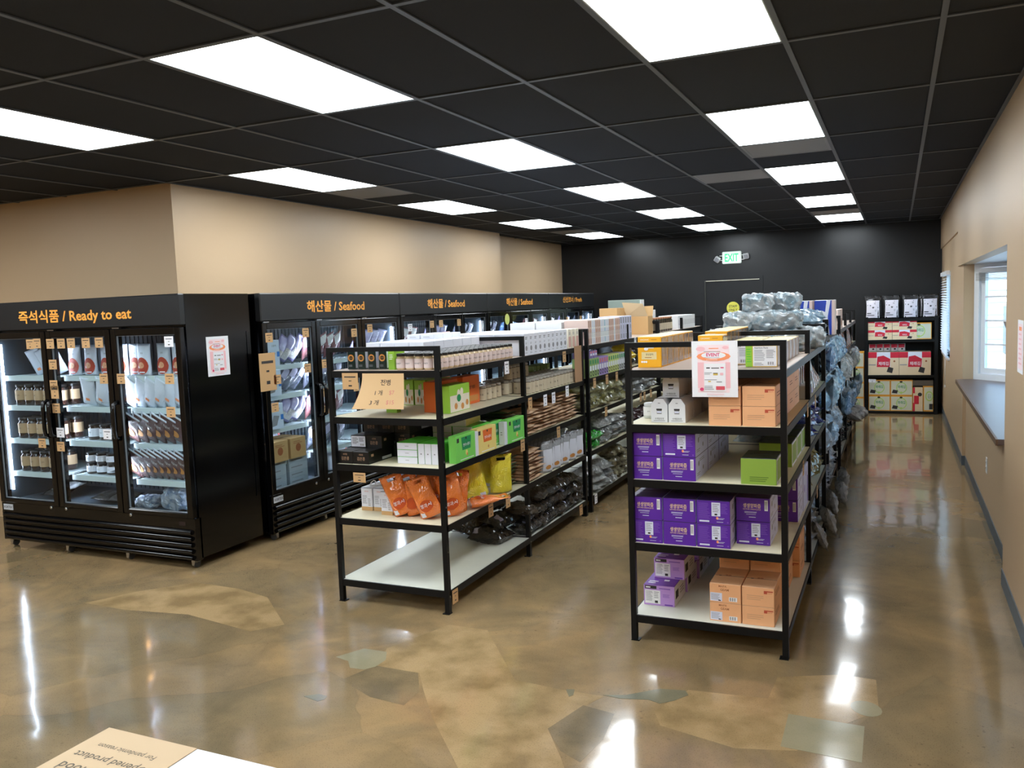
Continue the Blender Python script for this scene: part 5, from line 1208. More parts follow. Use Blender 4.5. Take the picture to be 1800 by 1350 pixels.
pa = Proto(carton('purple_juice_carton', PW, PD, PH, PURP, front=frA, side=sdP, top=PURD, sidemat=LAVS)); pb = Proto(carton('purple_juice_carton', PW, PD, PH, PURP, front=frB, side=sdP, top=PURD, sidemat=LAVS))
def pc(pr, x, y, z, l, lb, grp): pr.put((x, y + PD / 2, z + l * (PH + 0.001)), lb, 'carton', grp)
# shelf three: two by two, then rows behind
for i, (pr, c_, l, lb) in enumerate(((pa, 0, 1, 'purple onion juice carton with gold lettering, top left on the third shelf'), (pb, 1, 1, 'purple carton with small print and white label, top right on the third shelf'),
        (pa, 0, 0, 'purple onion juice carton with gold lettering, bottom left on the third shelf'), (pa, 1, 0, 'purple onion juice carton with gold lettering, bottom right on the third shelf'))):
    pc(pr, -0.150 + c_ * 0.176, 0.362, Z3, l, lb, 'purple onion juice cartons, third shelf')
for r_ in (1, 2, 3):
    for c_ in range(2):
        for l in range(2): pc(pa, -0.150 + c_ * 0.176, 0.362 + r_ * 0.315 - 0.0, Z3, l, 'purple carton with lavender side in the rows behind, third shelf', 'purple cartons behind, third shelf') if r_ < 3 else None
# shelf four: four columns
for c_, (up, lo, y0) in enumerate(((pa, pb, 0.362), (pa, pa, 0.362), (pb, pb, 0.362), (pa, pb, 0.475))):
    x = (-0.155, 0.021, 0.197, 0.378)[c_]
    kind = {pa: 'with gold lettering', pb: 'with white label'}
    pc(lo, x, y0, Z4, 0, 'purple carton %s, bottom of the %s column on the fourth shelf' % (kind[lo], ORD[c_]), 'purple onion juice cartons, fourth shelf')
    pc(up, x, y0 + (0.0 if c_ else 0), Z4, 1, 'purple carton %s, top of the %s column on the fourth shelf' % (kind[up], ORD[c_]), 'purple onion juice cartons, fourth shelf')
for c_ in range(4):
    for r_ in (1, 2):
        for l in range(2):
            if c_ == 3 and r_ == 1: continue
            pc(pa, (-0.155, 0.021, 0.197, 0.46)[c_], 0.362 + r_ * 0.318, Z4, l, 'purple carton in the rows behind on the fourth shelf', 'purple cartons behind, fourth shelf')
# shelf five: lilac cartons, peach cartons
LILC = mat('lilac_carton_mat', (184, 142, 212), rough=0.5); LILT = mat('violet_top', (104, 48, 152), rough=0.45)
frL = [('r', .04, .8, .42, .95, INK), ('r', .07, .84, .22, .9, WHITEINK), ('l', .5, .8, .92, .9, 1, PURM), ('r', .04, .08, .54, .74, WHITEINK), ('l', .07, .2, .3, .7, 8, GREYINK), ('l', .34, .35, .5, .7, 4, GREYINK), ('r', .36, .12, .46, .24, INK), ('r', .6, .4, .92, .62, LILC), ('l', .62, .42, .9, .6, 3, PURL), ('r', .68, .04, .94, .1, PURM)]
pl_ = Proto(carton('lilac_carton', 0.172, 0.26, 0.115, LILC, front=frL, side=[('r', .1, .3, .35, .7, INK), ('l', .5, .3, .9, .7, 3, GREYINK)], top=LILT, sidemat=WCARD, topitems=[('l', .1, .1, .4, .3, 2, WHITEINK), ('r', .55, .3, .72, .4, WHITEINK), ('l', .1, .7, .6, .85, 1, WHITEINK)], flap=False))
pl_.put((-0.135, 0.638, Z5), 'lilac carton with white label, bottom one on the lowest shelf of the right rack', 'carton', 'lilac cartons')
pl_.put((-0.108, 0.765, Z5 + 0.116), 'lilac carton with white label, stacked set back on the bottom one', 'carton', 'lilac cartons')
pl_.put((-0.125, 0.905, Z5), 'lilac carton standing behind under the stacked one', 'carton', 'lilac cartons')
for r_ in range(2):
    for l in range(2): pl_.put((-0.11, 1.16 + r_ * 0.265, Z5 + l * 0.116), 'lilac carton at the back of the lowest shelf', 'carton', 'lilac cartons at the back')
PEA = mat('peach_carton_mat', (236, 176, 128), rough=0.55); PEAT = mat('peach_top', (208, 158, 118), rough=0.6); BRK = mat('brick_print', (188, 78, 52), rough=0.6); BRN = mat('brown_print', (160, 92, 52), rough=0.6)
frP = [('r', .68, .78, .96, .84, BRK), ('t', 'HEALTH', .86, .72, .05, BRK, 0.9), ('r', .68, .68, .78, .78, BRK), ('l', .15, .3, .7, .6, 3, PEAT)]
frG = [('t', 'MAPA', .42, .86, .11, BRN, 1.0, 0.006), ('t', 'GEAM', .48, .68, .12, BRN, 1.0, 0.01), ('r', .02, .06, .4, .5, LAVL), ('l', .05, .12, .35, .45, 6, GREYINK), ('r', .28, .08, .36, .13, INK), ('bar', .62, .1, .88, .32)]
QW, QD, QH = 0.160, 0.27, 0.100
pp = Proto(carton('peach_carton', QW, QD, QH, PEA, front=frP, side=[('l', .2, .4, .8, .7, 2, BRN)], top=PEAT, topitems=[('c', .4, .55, .03, .03, BRN), ('c', .5, .55, .03, .03, BRN)]))
pg2 = Proto(carton('peach_carton', QW, QD, QH, PEA, front=frG, side=[('l', .2, .4, .8, .7, 2, BRN)], top=PEAT, topitems=[('c', .4, .55, .03, .03, BRN), ('c', .5, .55, .03, .03, BRN)]))
for l in range(2):
    pg2.put((0.247, 0.385 + QD / 2, Z5 + l * (QH + .001)), 'peach carton with brown lettering and barcode, %s left on the lowest shelf' % ['bottom', 'top'][l], 'carton', 'peach cartons, lowest shelf')
    pp.put((0.412, 0.385 + QD / 2, Z5 + l * (QH + .001)), 'peach carton with small red print, %s right on the lowest shelf' % ['bottom', 'top'][l], 'carton', 'peach cartons, lowest shelf')
for r_ in (1, 2):
    for c_ in range(2):
        for l in range(3): pp.put((0.247 + c_ * 0.165, 0.385 + QD / 2 + r_ * 0.275, Z5 + l * (QH + .001)), 'peach carton in the taller rows behind, lowest shelf', 'carton', 'peach cartons behind, lowest shelf')
for l in range(3): pp.put((0.45, 1.37, Z5 + l * (QH + .001)), 'peach carton near the middle post of the lowest shelf', 'carton', 'peach cartons by the middle post')
# shelf two: peach cartons at right, white jar boxes, tub
for c_ in range(2):
    for l in range(2):
        pp.put((0.262 + c_ * 0.168, 0.362 + QD / 2, Z2 + l * (QH + .001)), 'peach carton with small red print, %s %s on the second shelf' % (['bottom', 'top'][l], ['left', 'right'][c_]), 'carton', 'peach cartons, second shelf')
        for r_ in range(1, 4): pp.put((0.262 + c_ * 0.168, 0.362 + QD / 2 + r_ * 0.275, Z2 + l * (QH + .001)), 'peach carton in the rows behind on the second shelf', 'carton', 'peach cartons behind, second shelf')
def milkbox():
    w_, d_, h_, s = 0.088, 0.20, 0.125, 0.022
    mb = MB(); X, Y = w_ / 2, d_ / 2
    prof = [(-X, 0), (X, 0), (X, h_ * 0.74), (X - s, h_), (-X + s, h_), (-X, h_ * 0.74)]
    n_ = len(prof); mb.add([(x, -Y, z) for x, z in prof] + [(x, Y, z) for x, z in prof], [list(range(n_)), list(range(n_, 2 * n_))[::-1]] + [(i, n_ + i, n_ + (i + 1) % n_, (i + 1) % n_) for i in range(n_)], 0)
    r = ob('white_jar_box', mb.mesh('white_jar_box', mat('white_jar_card', (222, 224, 228), rough=0.5)))
    g_ = mat('grey_jar_print', (120, 120, 116), rough=0.6)
    ob('printed_front', prints([('r', -.013, .045, .013, .066, g_), ('r', -.015, .064, .015, .073, INK), ('r', -.012, .05, .012, .06, LAVL), ('t', '수제발효청', 0, .02, .011, INK, 0.9, 0.005), ('r', -.03, .008, .03, .011, GREYINK), ('r', -.006, .100, .006, .104, GREYINK)], flat_front(-Y)), r)
    ob('tuck_flap', MB().box(-X + s, -Y + 0.01, h_, X - s, -Y + 0.014, h_ + 0.003).mesh('tuck_flap', INK), r)
    return r
p = Proto(milkbox())
p.put((-0.090, 0.525, Z2), 'white gable box with jar picture, bottom left on the second shelf', 'box', 'white jar boxes'); p.put((0.004, 0.525, Z2), 'white gable box with jar picture, bottom right on the second shelf', 'box', 'white jar boxes')
for r_ in range(1, 4):
    for c_ in range(2): p.put((-0.090 + c_ * 0.094, 0.525 + r_ * 0.205, Z2), 'white gable box in the rows behind the jar boxes', 'box', 'white jar boxes behind')
p.put((-0.040, 0.585, Z2 + 0.126), 'white gable box with jar picture stacked on top of the pair', 'box', 'white jar boxes')
for r_ in range(1, 3): p.put((-0.040, 0.585 + r_ * 0.205, Z2 + 0.126), 'white gable box behind the topmost jar box', 'box', 'white jar boxes behind')
o = jar('white_tub', 0.038, 0.085, mat('tub_white', (206, 210, 204), rough=0.35), mat('tub_lid', (214, 216, 214), rough=0.3), mat('tub_label', (236, 236, 232), rough=0.5), 0.2, (0.2, 0.75), text='로지'); o.location = (-0.185, 0.60, Z2)
tag(o, 'white lidded tub beside the white jar boxes on the second shelf', 'tub')
# shelf three right: green box
OLG = mat('olive_green_card', (136, 168, 62), rough=0.5); BGT = mat('dark_green_top', (28, 36, 20), rough=0.4)
p = Proto(carton('green_box', 0.174, 0.24, 0.132, OLG, front=[('l', .25, .1, .78, .32, 3, mat('dark_green_text', (80, 110, 30), rough=0.6))], side=[('r', .1, .1, .9, .9, OLG)], top=BGT, sidemat=WCARD))
p.put((0.425, 0.362 + 0.12, Z3), 'green box with black flaps at the front right of the third shelf', 'box', 'green boxes')
for r_ in range(3): p.put((0.445, 0.97 + r_ * 0.26, Z3 + 0.0), 'green box with black flaps, %s behind the front one on the third shelf' % ORD[r_], 'box', 'green boxes')
# top shelf: orange window cartons, nutrition-label cartons
YO = mat('amber_card', (242, 176, 36), rough=0.42); WIN = film_mat('window_film', (150, 124, 90), 0.88, 0.12, 0.7, 20.0); CREAMT = mat('cream_top', (232, 214, 160), rough=0.4)
def window_carton():
    r = carton('amber_window_carton', 0.128, 0.125, 0.165, YO, front=[('t', 'ORGANIC', .3, .9, .05, WHITEINK, 0.9), ('l', .58, .88, .86, .92, 1, BRN), ('r', .16, .26, .8, .5, CREAMT), ('t', '영양찰떡', .5, .42, .07, INK, 0.9), ('l', .3, .3, .7, .35, 1, BRN), ('c', .18, .18, .035, .035, WHITEINK), ('c', .27, .18, .035, .035, WHITEINK), ('c', .36, .18, .035, .035, WHITEINK), ('c', .36, .6, .07, .05, WHITEINK), ('l', .36, .6, .75, .75, 2, WHITEINK)], top=CREAMT, flap=False)
    ob('side_window', MB().box(0.0642, -0.056, 0.008, 0.0652, 0.062, 0.157).mesh('side_window', WIN), r)
    return r
p = Proto(window_carton())
for r_ in range(6):
    p.put((-0.155, 0.497 + 0.0625 + r_ * 0.13, Z1), 'amber carton with side window, %s back in the left column on top' % ORD[r_], 'carton', 'amber window cartons, left column')
for r_ in range(6):
    p.put((0.055 + 0.03, 1.15 + r_ * 0.13 - (0.35 if r_ == 9 else 0), Z1), 'amber carton with side window, %s back in the middle column on top' % ORD[r_], 'carton', 'amber window cartons, middle column')
p.put((0.165, 0.58, Z1), 'amber carton half hidden behind the EVENT poster', 'carton', None)
YL = mat('yellow_light_card', (236, 196, 74), rough=0.45)
fn_ = [('r', 0, 0, .22, 1, LIME), ('l', .03, .2, .19, .9, 6, GREEN), ('r', .24, .03, .98, .97, WHITEINK), ('t', 'Nutrition Facts', .5, .9, .08, INK, 0.9, 0.01), ('l', .28, .28, .62, .82, 8, GREYINK), ('l', .66, .4, .95, .82, 6, GREYINK), ('l', .28, .08, .6, .22, 2, GREYINK), ('bar', .68, .08, .94, .26)]
p = Proto(carton('nutrition_label_carton', 0.156, 0.17, 0.108, YL, front=fn_, side=[('p', [(.15, 0), (.5, 0), (.7, .5), (.5, 1), (.15, 1), (.35, .5)], WCARD)], top=CREAMT, sidemat=mat('lilac_side', (190, 178, 184), rough=0.5)))
for r_ in range(6):
    p.put((0.425, 0.497 + 0.085 + r_ * 0.174, Z1), 'yellow carton with nutrition label, %s back in the right column on top' % ORD[r_], 'carton', 'yellow nutrition cartons, right column')
    if r_: p.put((0.262, 0.497 + 0.085 + r_ * 0.174, Z1), 'yellow carton in the column left of the nutrition-label cartons, %s back' % ORD[r_], 'carton', 'yellow cartons, inner column')

# second bay and beyond: film packs
PB = film_mat('pale_blue_film', (244, 250, 254), 0.97, 0.1, 1.0, 18.0, (172, 208, 226)); LB = film_mat('light_blue_film', (184, 222, 246), 0.97, 0.1, 1.0, 18.0, (94, 152, 206)); VB = mat('violet_blue_foil', (48, 44, 150), rough=0.2, coat=0.8, crinkle=1.0, cscale=12)
NB = mat('navy_green_foil', (26, 52, 60), rough=0.2, coat=0.8, crinkle=0.9, cscale=14, var=0.5, vscale=10); YG = mat('mustard_foil', (176, 150, 56), rough=0.3, coat=0.6, crinkle=0.9, cscale=12)
BRF = mat('rust_foil', (150, 74, 40), rough=0.25, coat=0.7, crinkle=0.7, cscale=10); WF = mat('white_pouch_mat', (214, 210, 206), rough=0.3, coat=0.5, crinkle=0.5, cscale=10); BF = film_mat('blue_film', (130, 176, 230), 0.95, 0.1, 1.0, 18.0, (32, 64, 140))
BCORE = mat('pale_blue_core', (176, 200, 216), rough=0.5)
w1 = Proto(wrapped('wrapped_noodle_pack', 0.33, 0.22, 0.13, PB, BCORE, 3, 0.02, 12)); w2 = Proto(wrapped('wrapped_noodle_pack', 0.22, 0.2, 0.125, PB, mat('pale_teal_core', (150, 186, 196), rough=0.5), 8, 0.02, 12))
packs = [(-0.00, 1.86, 0, w2, 'bottom left'), (0.22, 1.88, 0, w2, 'bottom middle'), (0.44, 1.80, 0, w2, 'bottom right'), (-0.02, 2.14, 0, w2, 'bottom left, second row'), (0.22, 2.13, 0, w1, 'bottom middle, second row'), (0.45, 2.06, 0, w1, 'bottom right, second row'),
         (0.07, 2.04, 1, w2, 'middle left'), (0.31, 2.06, 1, w1, 'middle right'), (0.03, 2.40, 1, w2, 'middle left, second row'), (0.33, 2.35, 1, w2, 'middle right, second row'), (0.17, 2.20, 2, w2, 'topmost left'), (0.33, 2.30, 2, w2, 'topmost right'),
         (-0.06, 2.42, 0, w1, 'bottom left, third row'), (0.22, 2.42, 0, w2, 'bottom middle, third row'), (0.46, 2.36, 0, w2, 'bottom right, third row'), (0.45, 2.62, 0, w2, 'bottom right, fourth row')]
for x, y, l, pr, lb in packs:
    pr.put((x, y, Z1 + 0.002 + l * 0.125), 'film-wrapped pale blue noodle pack, %s of the pile' % lb, 'pack', 'film-wrapped packs on the right rack', rz=R.uniform(-.12, .12))
lb1, lb2 = filmbag('light_blue_bag', LB, 101, 0.26, 0.24, 0.1), filmbag('pale_blue_bag', PB, 103, 0.26, 0.24, 0.1)
vb, nb, yg, sfb, bfb = filmbag('violet_blue_bag', VB, 107, 0.24, 0.22, 0.08), filmbag('dark_teal_bag', NB, 109), filmbag('mustard_bag', YG, 113), filmbag('silver_bag', SF, 127, 0.26, 0.24, 0.1), filmbag('blue_bag', BF, 131)
FACE = PI / 2
def droop(pr, x, y, z, lb, grp, tilt=None):
    pr.put((x, y, z), lb, 'bag', grp, quat=quat(FACE + R.uniform(-.3, .3), (tilt if tilt is not None else R.uniform(-0.5, 0.2)), R.uniform(-.2, .2)))
pile(lb1, 0.50, 2.95, 3.95, Z1, 3, 'light blue bag piled on the top shelf past the wrapped packs', 'light blue bags on top', step=0.16)
pile(lb2, 0.22, 2.95, 3.9, Z1, 3, 'pale blue bag piled behind the light blue ones', 'pale blue bags on top', step=0.2)
# second bay, aisle face
rp = Proto(bag('rust_snack_pouch', 0.17, 0.26, 0.05, BRF, 137, 0.008, True, 0.1, items=[('r', .55, .1, .9, .9, WF)])); wp = Proto(bag('white_snack_pouch', 0.17, 0.27, 0.05, WF, 139, 0.008, True, 0.1, items=[('r', .1, .05, .5, .5, BRF), ('l2',)][:1]))
for i in range(3): rp.put((0.47, 1.70 + i * 0.12, Z2 + 0.004), 'rust-brown snack pouch, %s from the post on the second shelf' % ORD[i], 'pouch', 'rust-brown snack pouches', quat=quat(FACE, 0.05))
for i in range(4): wp.put((0.53, 2.08 + i * 0.14, Z2 + 0.004), 'white and rust snack pouch tipping toward the window aisle, %s one' % ORD[i], 'pouch', 'white and rust snack pouches', quat=quat(FACE, -0.12 - 0.1 * i, 0.12 * i))
for i in range(3): wp.put((0.42, 1.72 + i * 0.2, Z2 + 0.004), 'white snack pouch behind the rust-brown ones', 'pouch', 'white snack pouches behind', quat=quat(FACE, 0.0))
pile(vb, 0.54, 1.62, 2.75, Z3, 3, 'violet-blue foil bag on the third shelf of the second bay', 'violet-blue bags', step=0.17)
pile(lb2, 0.30, 1.62, 2.75, Z3, 3, 'pale blue bag behind the violet-blue ones', 'pale blue bags, third shelf', step=0.22)
pile(yg, 0.54, 1.9, 2.75, Z4, 3, 'mustard foil bag on the fourth shelf of the second bay', 'mustard bags', step=0.15)
o = carton('white_purple_box', 0.30, 0.16, 0.25, LAVS, front=[('r', .72, .05, .86, .7, PURP), ('c', .2, .5, .08, .1, PURL), ('c', .5, .8, .06, .06, PURL)], flap=True); o.location = (0.47, 1.42, Z4); o.rotation_euler = (0, 0, PI / 2)
tag(o, 'lavender-white box with purple stripe on the fourth shelf beside the middle post', 'box')
for r_ in range(2): o2 = None
pile(sfb, 0.52, 1.65, 2.75, Z5, 3, 'silver bag on the bottom shelf of the second bay', 'silver bags, second bay', step=0.2)
wbx = Proto(carton('white_blue_pack', 0.2, 0.14, 0.14, WHT, front=[('r', .1, .1, .5, .9, VB), ('c', .7, .5, .2, .2, LILC)], flap=False))
for i in range(2): wbx.put((0.47, 1.72 + i * 0.22, Z3 + 0.23), 'white and violet pack lying on the violet-blue bags', 'pack', 'white and violet packs', rz=FACE)
# second rack (y 2.92 - 5.02)
specs = [(Z2, nb, 'dark teal', 2), (Z3, lb1, 'light blue', 3), (Z4, sfb, 'silver', 3), (Z5, sfb, 'silver', 3)]
for z, pr, nm2, nl in specs:
    pile(pr, 0.50, 2.97, 4.95, z, nl, '%s bag on the second right rack, %s shelf' % (nm2, {Z2: 'second', Z3: 'third', Z4: 'fourth', Z5: 'bottom'}[z]), '%s bags on the second right rack, %s shelf' % (nm2, {Z2: 'second', Z3: 'third', Z4: 'fourth', Z5: 'bottom'}[z]), step=0.19)
for i, y in enumerate((3.15, 3.4, 3.7, 3.95, 4.25, 4.5, 4.75)):
    droop(lb1 if i % 3 else bfb, 0.56, y, Z2 + 0.03, 'blue bag bulging over the shelf edge, second shelf, second right rack', 'bulging blue bags, second shelf')
    droop(lb2 if i % 2 else lb1, 0.56, y, Z3 + 0.02, 'light blue bag bulging over the shelf edge, third shelf, second right rack', 'bulging light blue bags, third shelf')
    droop(lb2 if i % 2 else sfb, 0.54, y, Z4 + 0.02, 'pale film bag hanging over the edge, fourth shelf, second right rack', 'hanging pale bags, fourth shelf')
# a heap of clear film on the floor side of the bottom shelves
for i, (x, y) in enumerate(((0.60, 2.2), (0.63, 2.6), (0.60, 3.2), (0.64, 3.6), (0.62, 4.1))):
    sfb.put((x, y, 0.05), 'crumpled clear film bag slumping to the floor beside the right racks, %s back' % ORD[i], 'bag', 'crumpled film bags near the floor', quat=quat(FACE + 0.3, -0.4 + 0.1 * i, 0.1), sc=(0.8, 0.8, 0.9))
# blue boxes on top
BLB = mat('royal_blue_card', (34, 66, 176), rough=0.4)
p = Proto(carton('blue_noodle_box', 0.17, 0.2, 0.31, BLB, front=[('p', [(.55, 0), (.75, 0), (.65, .5), (.8, 1), (.6, 1), (.5, .5)], WCARD), ('r', .85, 0, 1, 1, PNK), ('c', .3, .5, .2, .2, WCARD)], sidemat=PNK, top=WHT, flap=False))
p.put((0.28, 4.15, Z1), 'royal blue box on the left, topping the right racks', 'box', 'royal blue boxes'); p.put((0.46, 4.25, Z1), 'royal blue box with white swirl on the right, topping the racks', 'box', 'royal blue boxes')
p = Proto(carton('peach_pack', 0.16, 0.1, 0.2, PNK, front=[('r', .1, .1, .9, .5, CARAM)], flap=False))
for i in range(4): p.put((0.45, 5.45 + i * 0.2, Z1), 'blush pack on the far right rack top, %s back' % ORD[i], 'pack', 'blush packs on the far right rack', rz=FACE)
for z, pr, nm2, nl in ((Z2, rp, 'rust-brown', 1), (Z3, bfb, 'blue', 3), (Z4, lb1, 'light blue', 3), (Z5, nb, 'dark teal', 3)):
    if pr is rp:
        for i in range(9): rp.put((0.50, 5.5 + i * 0.3, z + 0.004), 'rust-brown pouch on the far right rack, %s back' % ORD[i], 'pouch', 'rust-brown pouches, far right rack', quat=quat(FACE, -0.1))
    else:
        pile(pr, 0.50, 5.4, 8.7, z, nl, '%s bag on the far right rack' % nm2, '%s bags on the far right rack' % nm2, step=0.22)
for i in range(9):
    droop(lb2 if i % 2 else sfb, 0.57, 5.5 + i * 0.3, Z3 + 0.05, 'pale film bag bulging over the far right rack, mid shelf', 'bulging pale bags, far right rack')
    droop(lb1, 0.56, 5.5 + i * 0.33, Z4 + 0.0, 'light blue bag bulging over the far right rack, lower shelf', 'bulging light blue bags, far right rack')
for i in range(3): sfb.put((0.68 + 0.03 * i, 6.9 + i * 0.25, 0.30), 'clear film bag sticking out into the aisle from the far right rack', 'bag', 'film bags in the aisle', quat=quat(FACE, -1.0, 0.2))

# ================================================================== BACK RACK BY THE BLACK WALL
CX0, CW, CY, CD = 0.60, 1.0, 9.95, 0.5
t = empty('back_rack', (CX0, CY, 0)); tag(t, 'black shelving rack against the black back wall, full of red and green boxes', 'shelving rack')
for x in (0, CW - 0.05):
    for y in (0, CD - 0.04): ob('post', MB().cbox(x, y, 0, x + 0.05, y + 0.04, 1.46, 0.003).mesh('post', BLACK_MET), t)
CZ = [0.04, 0.585, 1.115, 1.43]
for z in CZ: ob('shelf_board', MB().cbox(0.05, 0.004, z - 0.04, CW - 0.05, CD - 0.004, z, 0.003).box(0.0, 0.041, z - 0.04, 0.05, CD - 0.041, z).box(CW - 0.05, 0.041, z - 0.04, CW, CD - 0.041, z).mesh('shelf_board', BLACK_MET), t)
ob('back_panel', MB().box(0.05, CD - 0.003, 0.04, CW - 0.05, CD, 1.43).mesh('back_panel', BLACK_MATTE), t)
ptag(t, 0.11, 0.50, PAPER, 0.1, 0.05, y=-0.001)
REDC = mat('crimson_card', (206, 34, 58), rough=0.45); BEIC = mat('beige_card', (226, 204, 168), rough=0.5); AMB = mat('amber_edge_card', (232, 162, 52), rough=0.5); GRYC = mat('grey_panel_print', (206, 208, 188), rough=0.5); LGR = mat('pale_green_ring', (176, 206, 110), rough=0.5)
frR = [('r', 0, .75, 1, 1, REDC), ('r', .28, .35, .72, 1, WCARD), ('p', [(.28, .35), (.7, .35), (.72, .7), (.5, .85), (.3, .8)], REDC), ('t', '재래김', .5, .5, .16, WHITEINK, 0.9, 0.01), ('p', [(.6, .14), (.78, .08), (.82, .3), (.66, .36)], INK), ('l', .02, .4, .25, .5, 1, GREYINK), ('c', .85, .6, .04, .04, BRN)]
frK = [('r', .03, .05, .97, .93, GRYC), ('c', .5, .5, .36, .36, LGR), ('c', .5, .5, .3, .3, GRYC), ('t', '파래김', .5, .56, .2, DGREEN, 0.9, 0.02), ('p', [(.06, .16), (.3, .12), (.34, .32), (.12, .38)], INK), ('c', .48, .18, .08, .08, LGR), ('c', .48, .88, .1, .06, INK)]
pr1 = Proto(carton('red_laver_carton', 0.33, 0.3, 0.145, BEIC, front=frR, flap=False))
for c_ in range(2):
    for l in range(2): pr1.put((CX0 + 0.215 + c_ * 0.335, CY + 0.17, CZ[2] + l * 0.146), 'beige and red box, %s %s on the upper shelf of the back rack' % (['bottom', 'top'][l], ['left', 'right'][c_]), 'box', 'small beige and red boxes')
gk = Proto(carton('green_laver_carton', 0.36, 0.3, 0.245, AMB, front=frK, flap=False))
gk.put((CX0 + 0.76 - 0.01, CY + 0.18, CZ[2]), 'amber-edged green laver box at the right of the upper shelf of the back rack', 'box', 'amber-edged green boxes', sc=(0.9, 1, 1))
big = Proto(carton('large_red_carton', 0.425, 0.35, 0.345, BEIC, front=frR, flap=False))
for c_ in range(2): big.put((CX0 + 0.265 + c_ * 0.428, CY + 0.19, CZ[1]), 'large beige and red box, %s one on the middle shelf of the back rack' % ['left', 'right'][c_], 'box', 'large beige and red boxes')
sm_ = Proto(bag('small_laver_pack', 0.11, 0.12, 0.05, WF, 151, 0.006, True, 0.12, items=[('r', .1, .45, .9, .9, REDC), ('c', .6, .3, .15, .1, INK)]))
for i in range(5):
    for l in range(1): sm_.put((CX0 + 0.11 + i * 0.1, CY + 0.16, CZ[1] + 0.35), 'small white and red pack, %s from left atop the large boxes' % ORD[i], 'pack', 'small white and red packs')
for c_ in range(2):
    for l in range(2): gk.put((CX0 + 0.207 + c_ * 0.306, CY + 0.18, CZ[0] + l * 0.236), 'amber-edged green box, %s %s on the lowest shelf of the back rack' % (['bottom', 'top'][l], ['left', 'right'][c_]), 'box', 'amber-edged green boxes', sc=(0.84, 1, 0.95))
o = carton('upright_red_carton', 0.133, 0.3, 0.36, BEIC, front=[('r', 0, .75, .2, 1, REDC), ('r', 0, 0, .2, .35, REDC), ('r', .1, .3, .6, .65, REDC), ('c', .7, .7, .08, .08, INK)], flap=False); o.location = (CX0 + 0.735, CY + 0.18, CZ[0] + 0.001); tag(o, 'upright beige and red box on the lowest shelf of the back rack', 'box')
o = carton('upright_green_carton', 0.135, 0.3, 0.38, AMB, front=[('r', .1, .05, .95, .95, GRYC), ('c', .6, .6, .14, .2, LGR), ('c', .6, .6, .1, .15, GRYC), ('t', '김', .6, .6, .15, DGREEN), ('r', .6, .08, .95, .3, INK)], flap=False); o.location = (CX0 + 0.873, CY + 0.18, CZ[0] + 0.001); tag(o, 'upright amber-edged green box at the lower right of the back rack', 'box')
o = carton('dark_brown_box', 0.28, 0.3, 0.08, mat('dark_taupe_card', (92, 84, 72), rough=0.6), flap=False); o.location = (CX0 + 0.80, CY + 0.18, CZ[0] + 0.385); tag(o, 'dark taupe box lying on the two upright boxes', 'box')
LCOLX = 0.49
for l in range(4): gk.put((LCOLX, CY + 0.25, 0.0 + l * 0.232), 'amber-edged green box, %s of four stacked left of the back rack' % ['lowest', 'second', 'third', 'topmost'][l], 'box', 'amber-edged boxes stacked on the floor', sc=(0.55, 1, 0.945))
BLF = mat('black_pack_foil', (38, 36, 38), rough=0.25, coat=0.7, crinkle=0.6, cscale=10)
lp = Proto(bag('black_laver_pack', 0.235, 0.345, 0.1, BLF, 157, 0.008, True, 0.12, label=(.1, .04, .9, .8, mat('pale_lilac_label', (218, 212, 222), rough=0.5)),
    items=[('t', '파', .62, .66, .08, INK), ('t', '래', .5, .50, .08, INK), ('t', '김', .66, .36, .08, INK), ('r', .14, .22, .4, .26, INK), ('r', .14, .14, .6, .17, INK)], nx=12, nz=12))
for i in range(4): lp.put((CX0 + 0.115 + i * 0.26, CY + 0.13, 1.431), 'black pack with pale brush-lettered label, %s from left atop the back rack' % ORD[i], 'pack', 'black packs on the back rack')
for i in range(2): lp.put((CX0 + 0.36 + i * 0.5, CY + 0.30, 1.431), 'black pack behind the front row atop the back rack', 'pack', 'black packs behind')

# ================================================================== GOODS INSIDE THE FREEZERS
FZL = [0.385, 0.613, 0.886, 1.158, 1.401]     # floor and shelf tops
CHILI = mat('chili_red_print', (178, 62, 42), rough=0.5); KL = mat('kraft_label', (186, 156, 122), rough=0.6); COF = mat('dark_sauce', (52, 30, 24), rough=0.15, coat=0.7)
FWP = mat('frost_white_pouch', (214, 222, 236), rough=0.35, coat=0.4, crinkle=0.3); FRP = mat('frost_brown_pouch', (84, 50, 50), rough=0.35, coat=0.5, crinkle=0.3, var=0.5, vscale=9)
fp = Proto(bag('stew_pouch', 0.145, 0.235, 0.05, FWP, 161, 0.005, True, 0.08, items=[('c', .5, .30, .42, .27, CHILI), ('c', .45, .32, .2, .1, mat('pale_noodle', (222, 160, 120), rough=0.6)), ('t', '만두', .5, .7, .06, INK), ('r', .3, .08, .7, .12, WHITEINK)]))
def inz1(pr, wx, yy, lv, lb, cat, grp, rz=0, rx=0, ry=0, dz=0.003): return pr.put((wx, yy, FZL[lv] + dz), lb, cat, grp, quat=quat(rz, rx, ry))
for i, x in enumerate((-4.16, -4.05, -3.88, -3.70)):
    fp.put((x, 0.70 - (0.03 if i % 2 else 0), FZL[4] + 0.003), 'white stew pouch with round red picture, %s from left in the right door' % ORD[i], 'pouch', 'stew pouches in the right door', rz=R.uniform(-.1, .1))
for i, x in enumerate((-4.84, -4.66, -4.48, -4.33)):
    fp.put((x, 0.71, FZL[4] + 0.003), 'white stew pouch, %s from left on the top shelf, middle door' % ORD[i], 'pouch', 'stew pouches in the middle door')
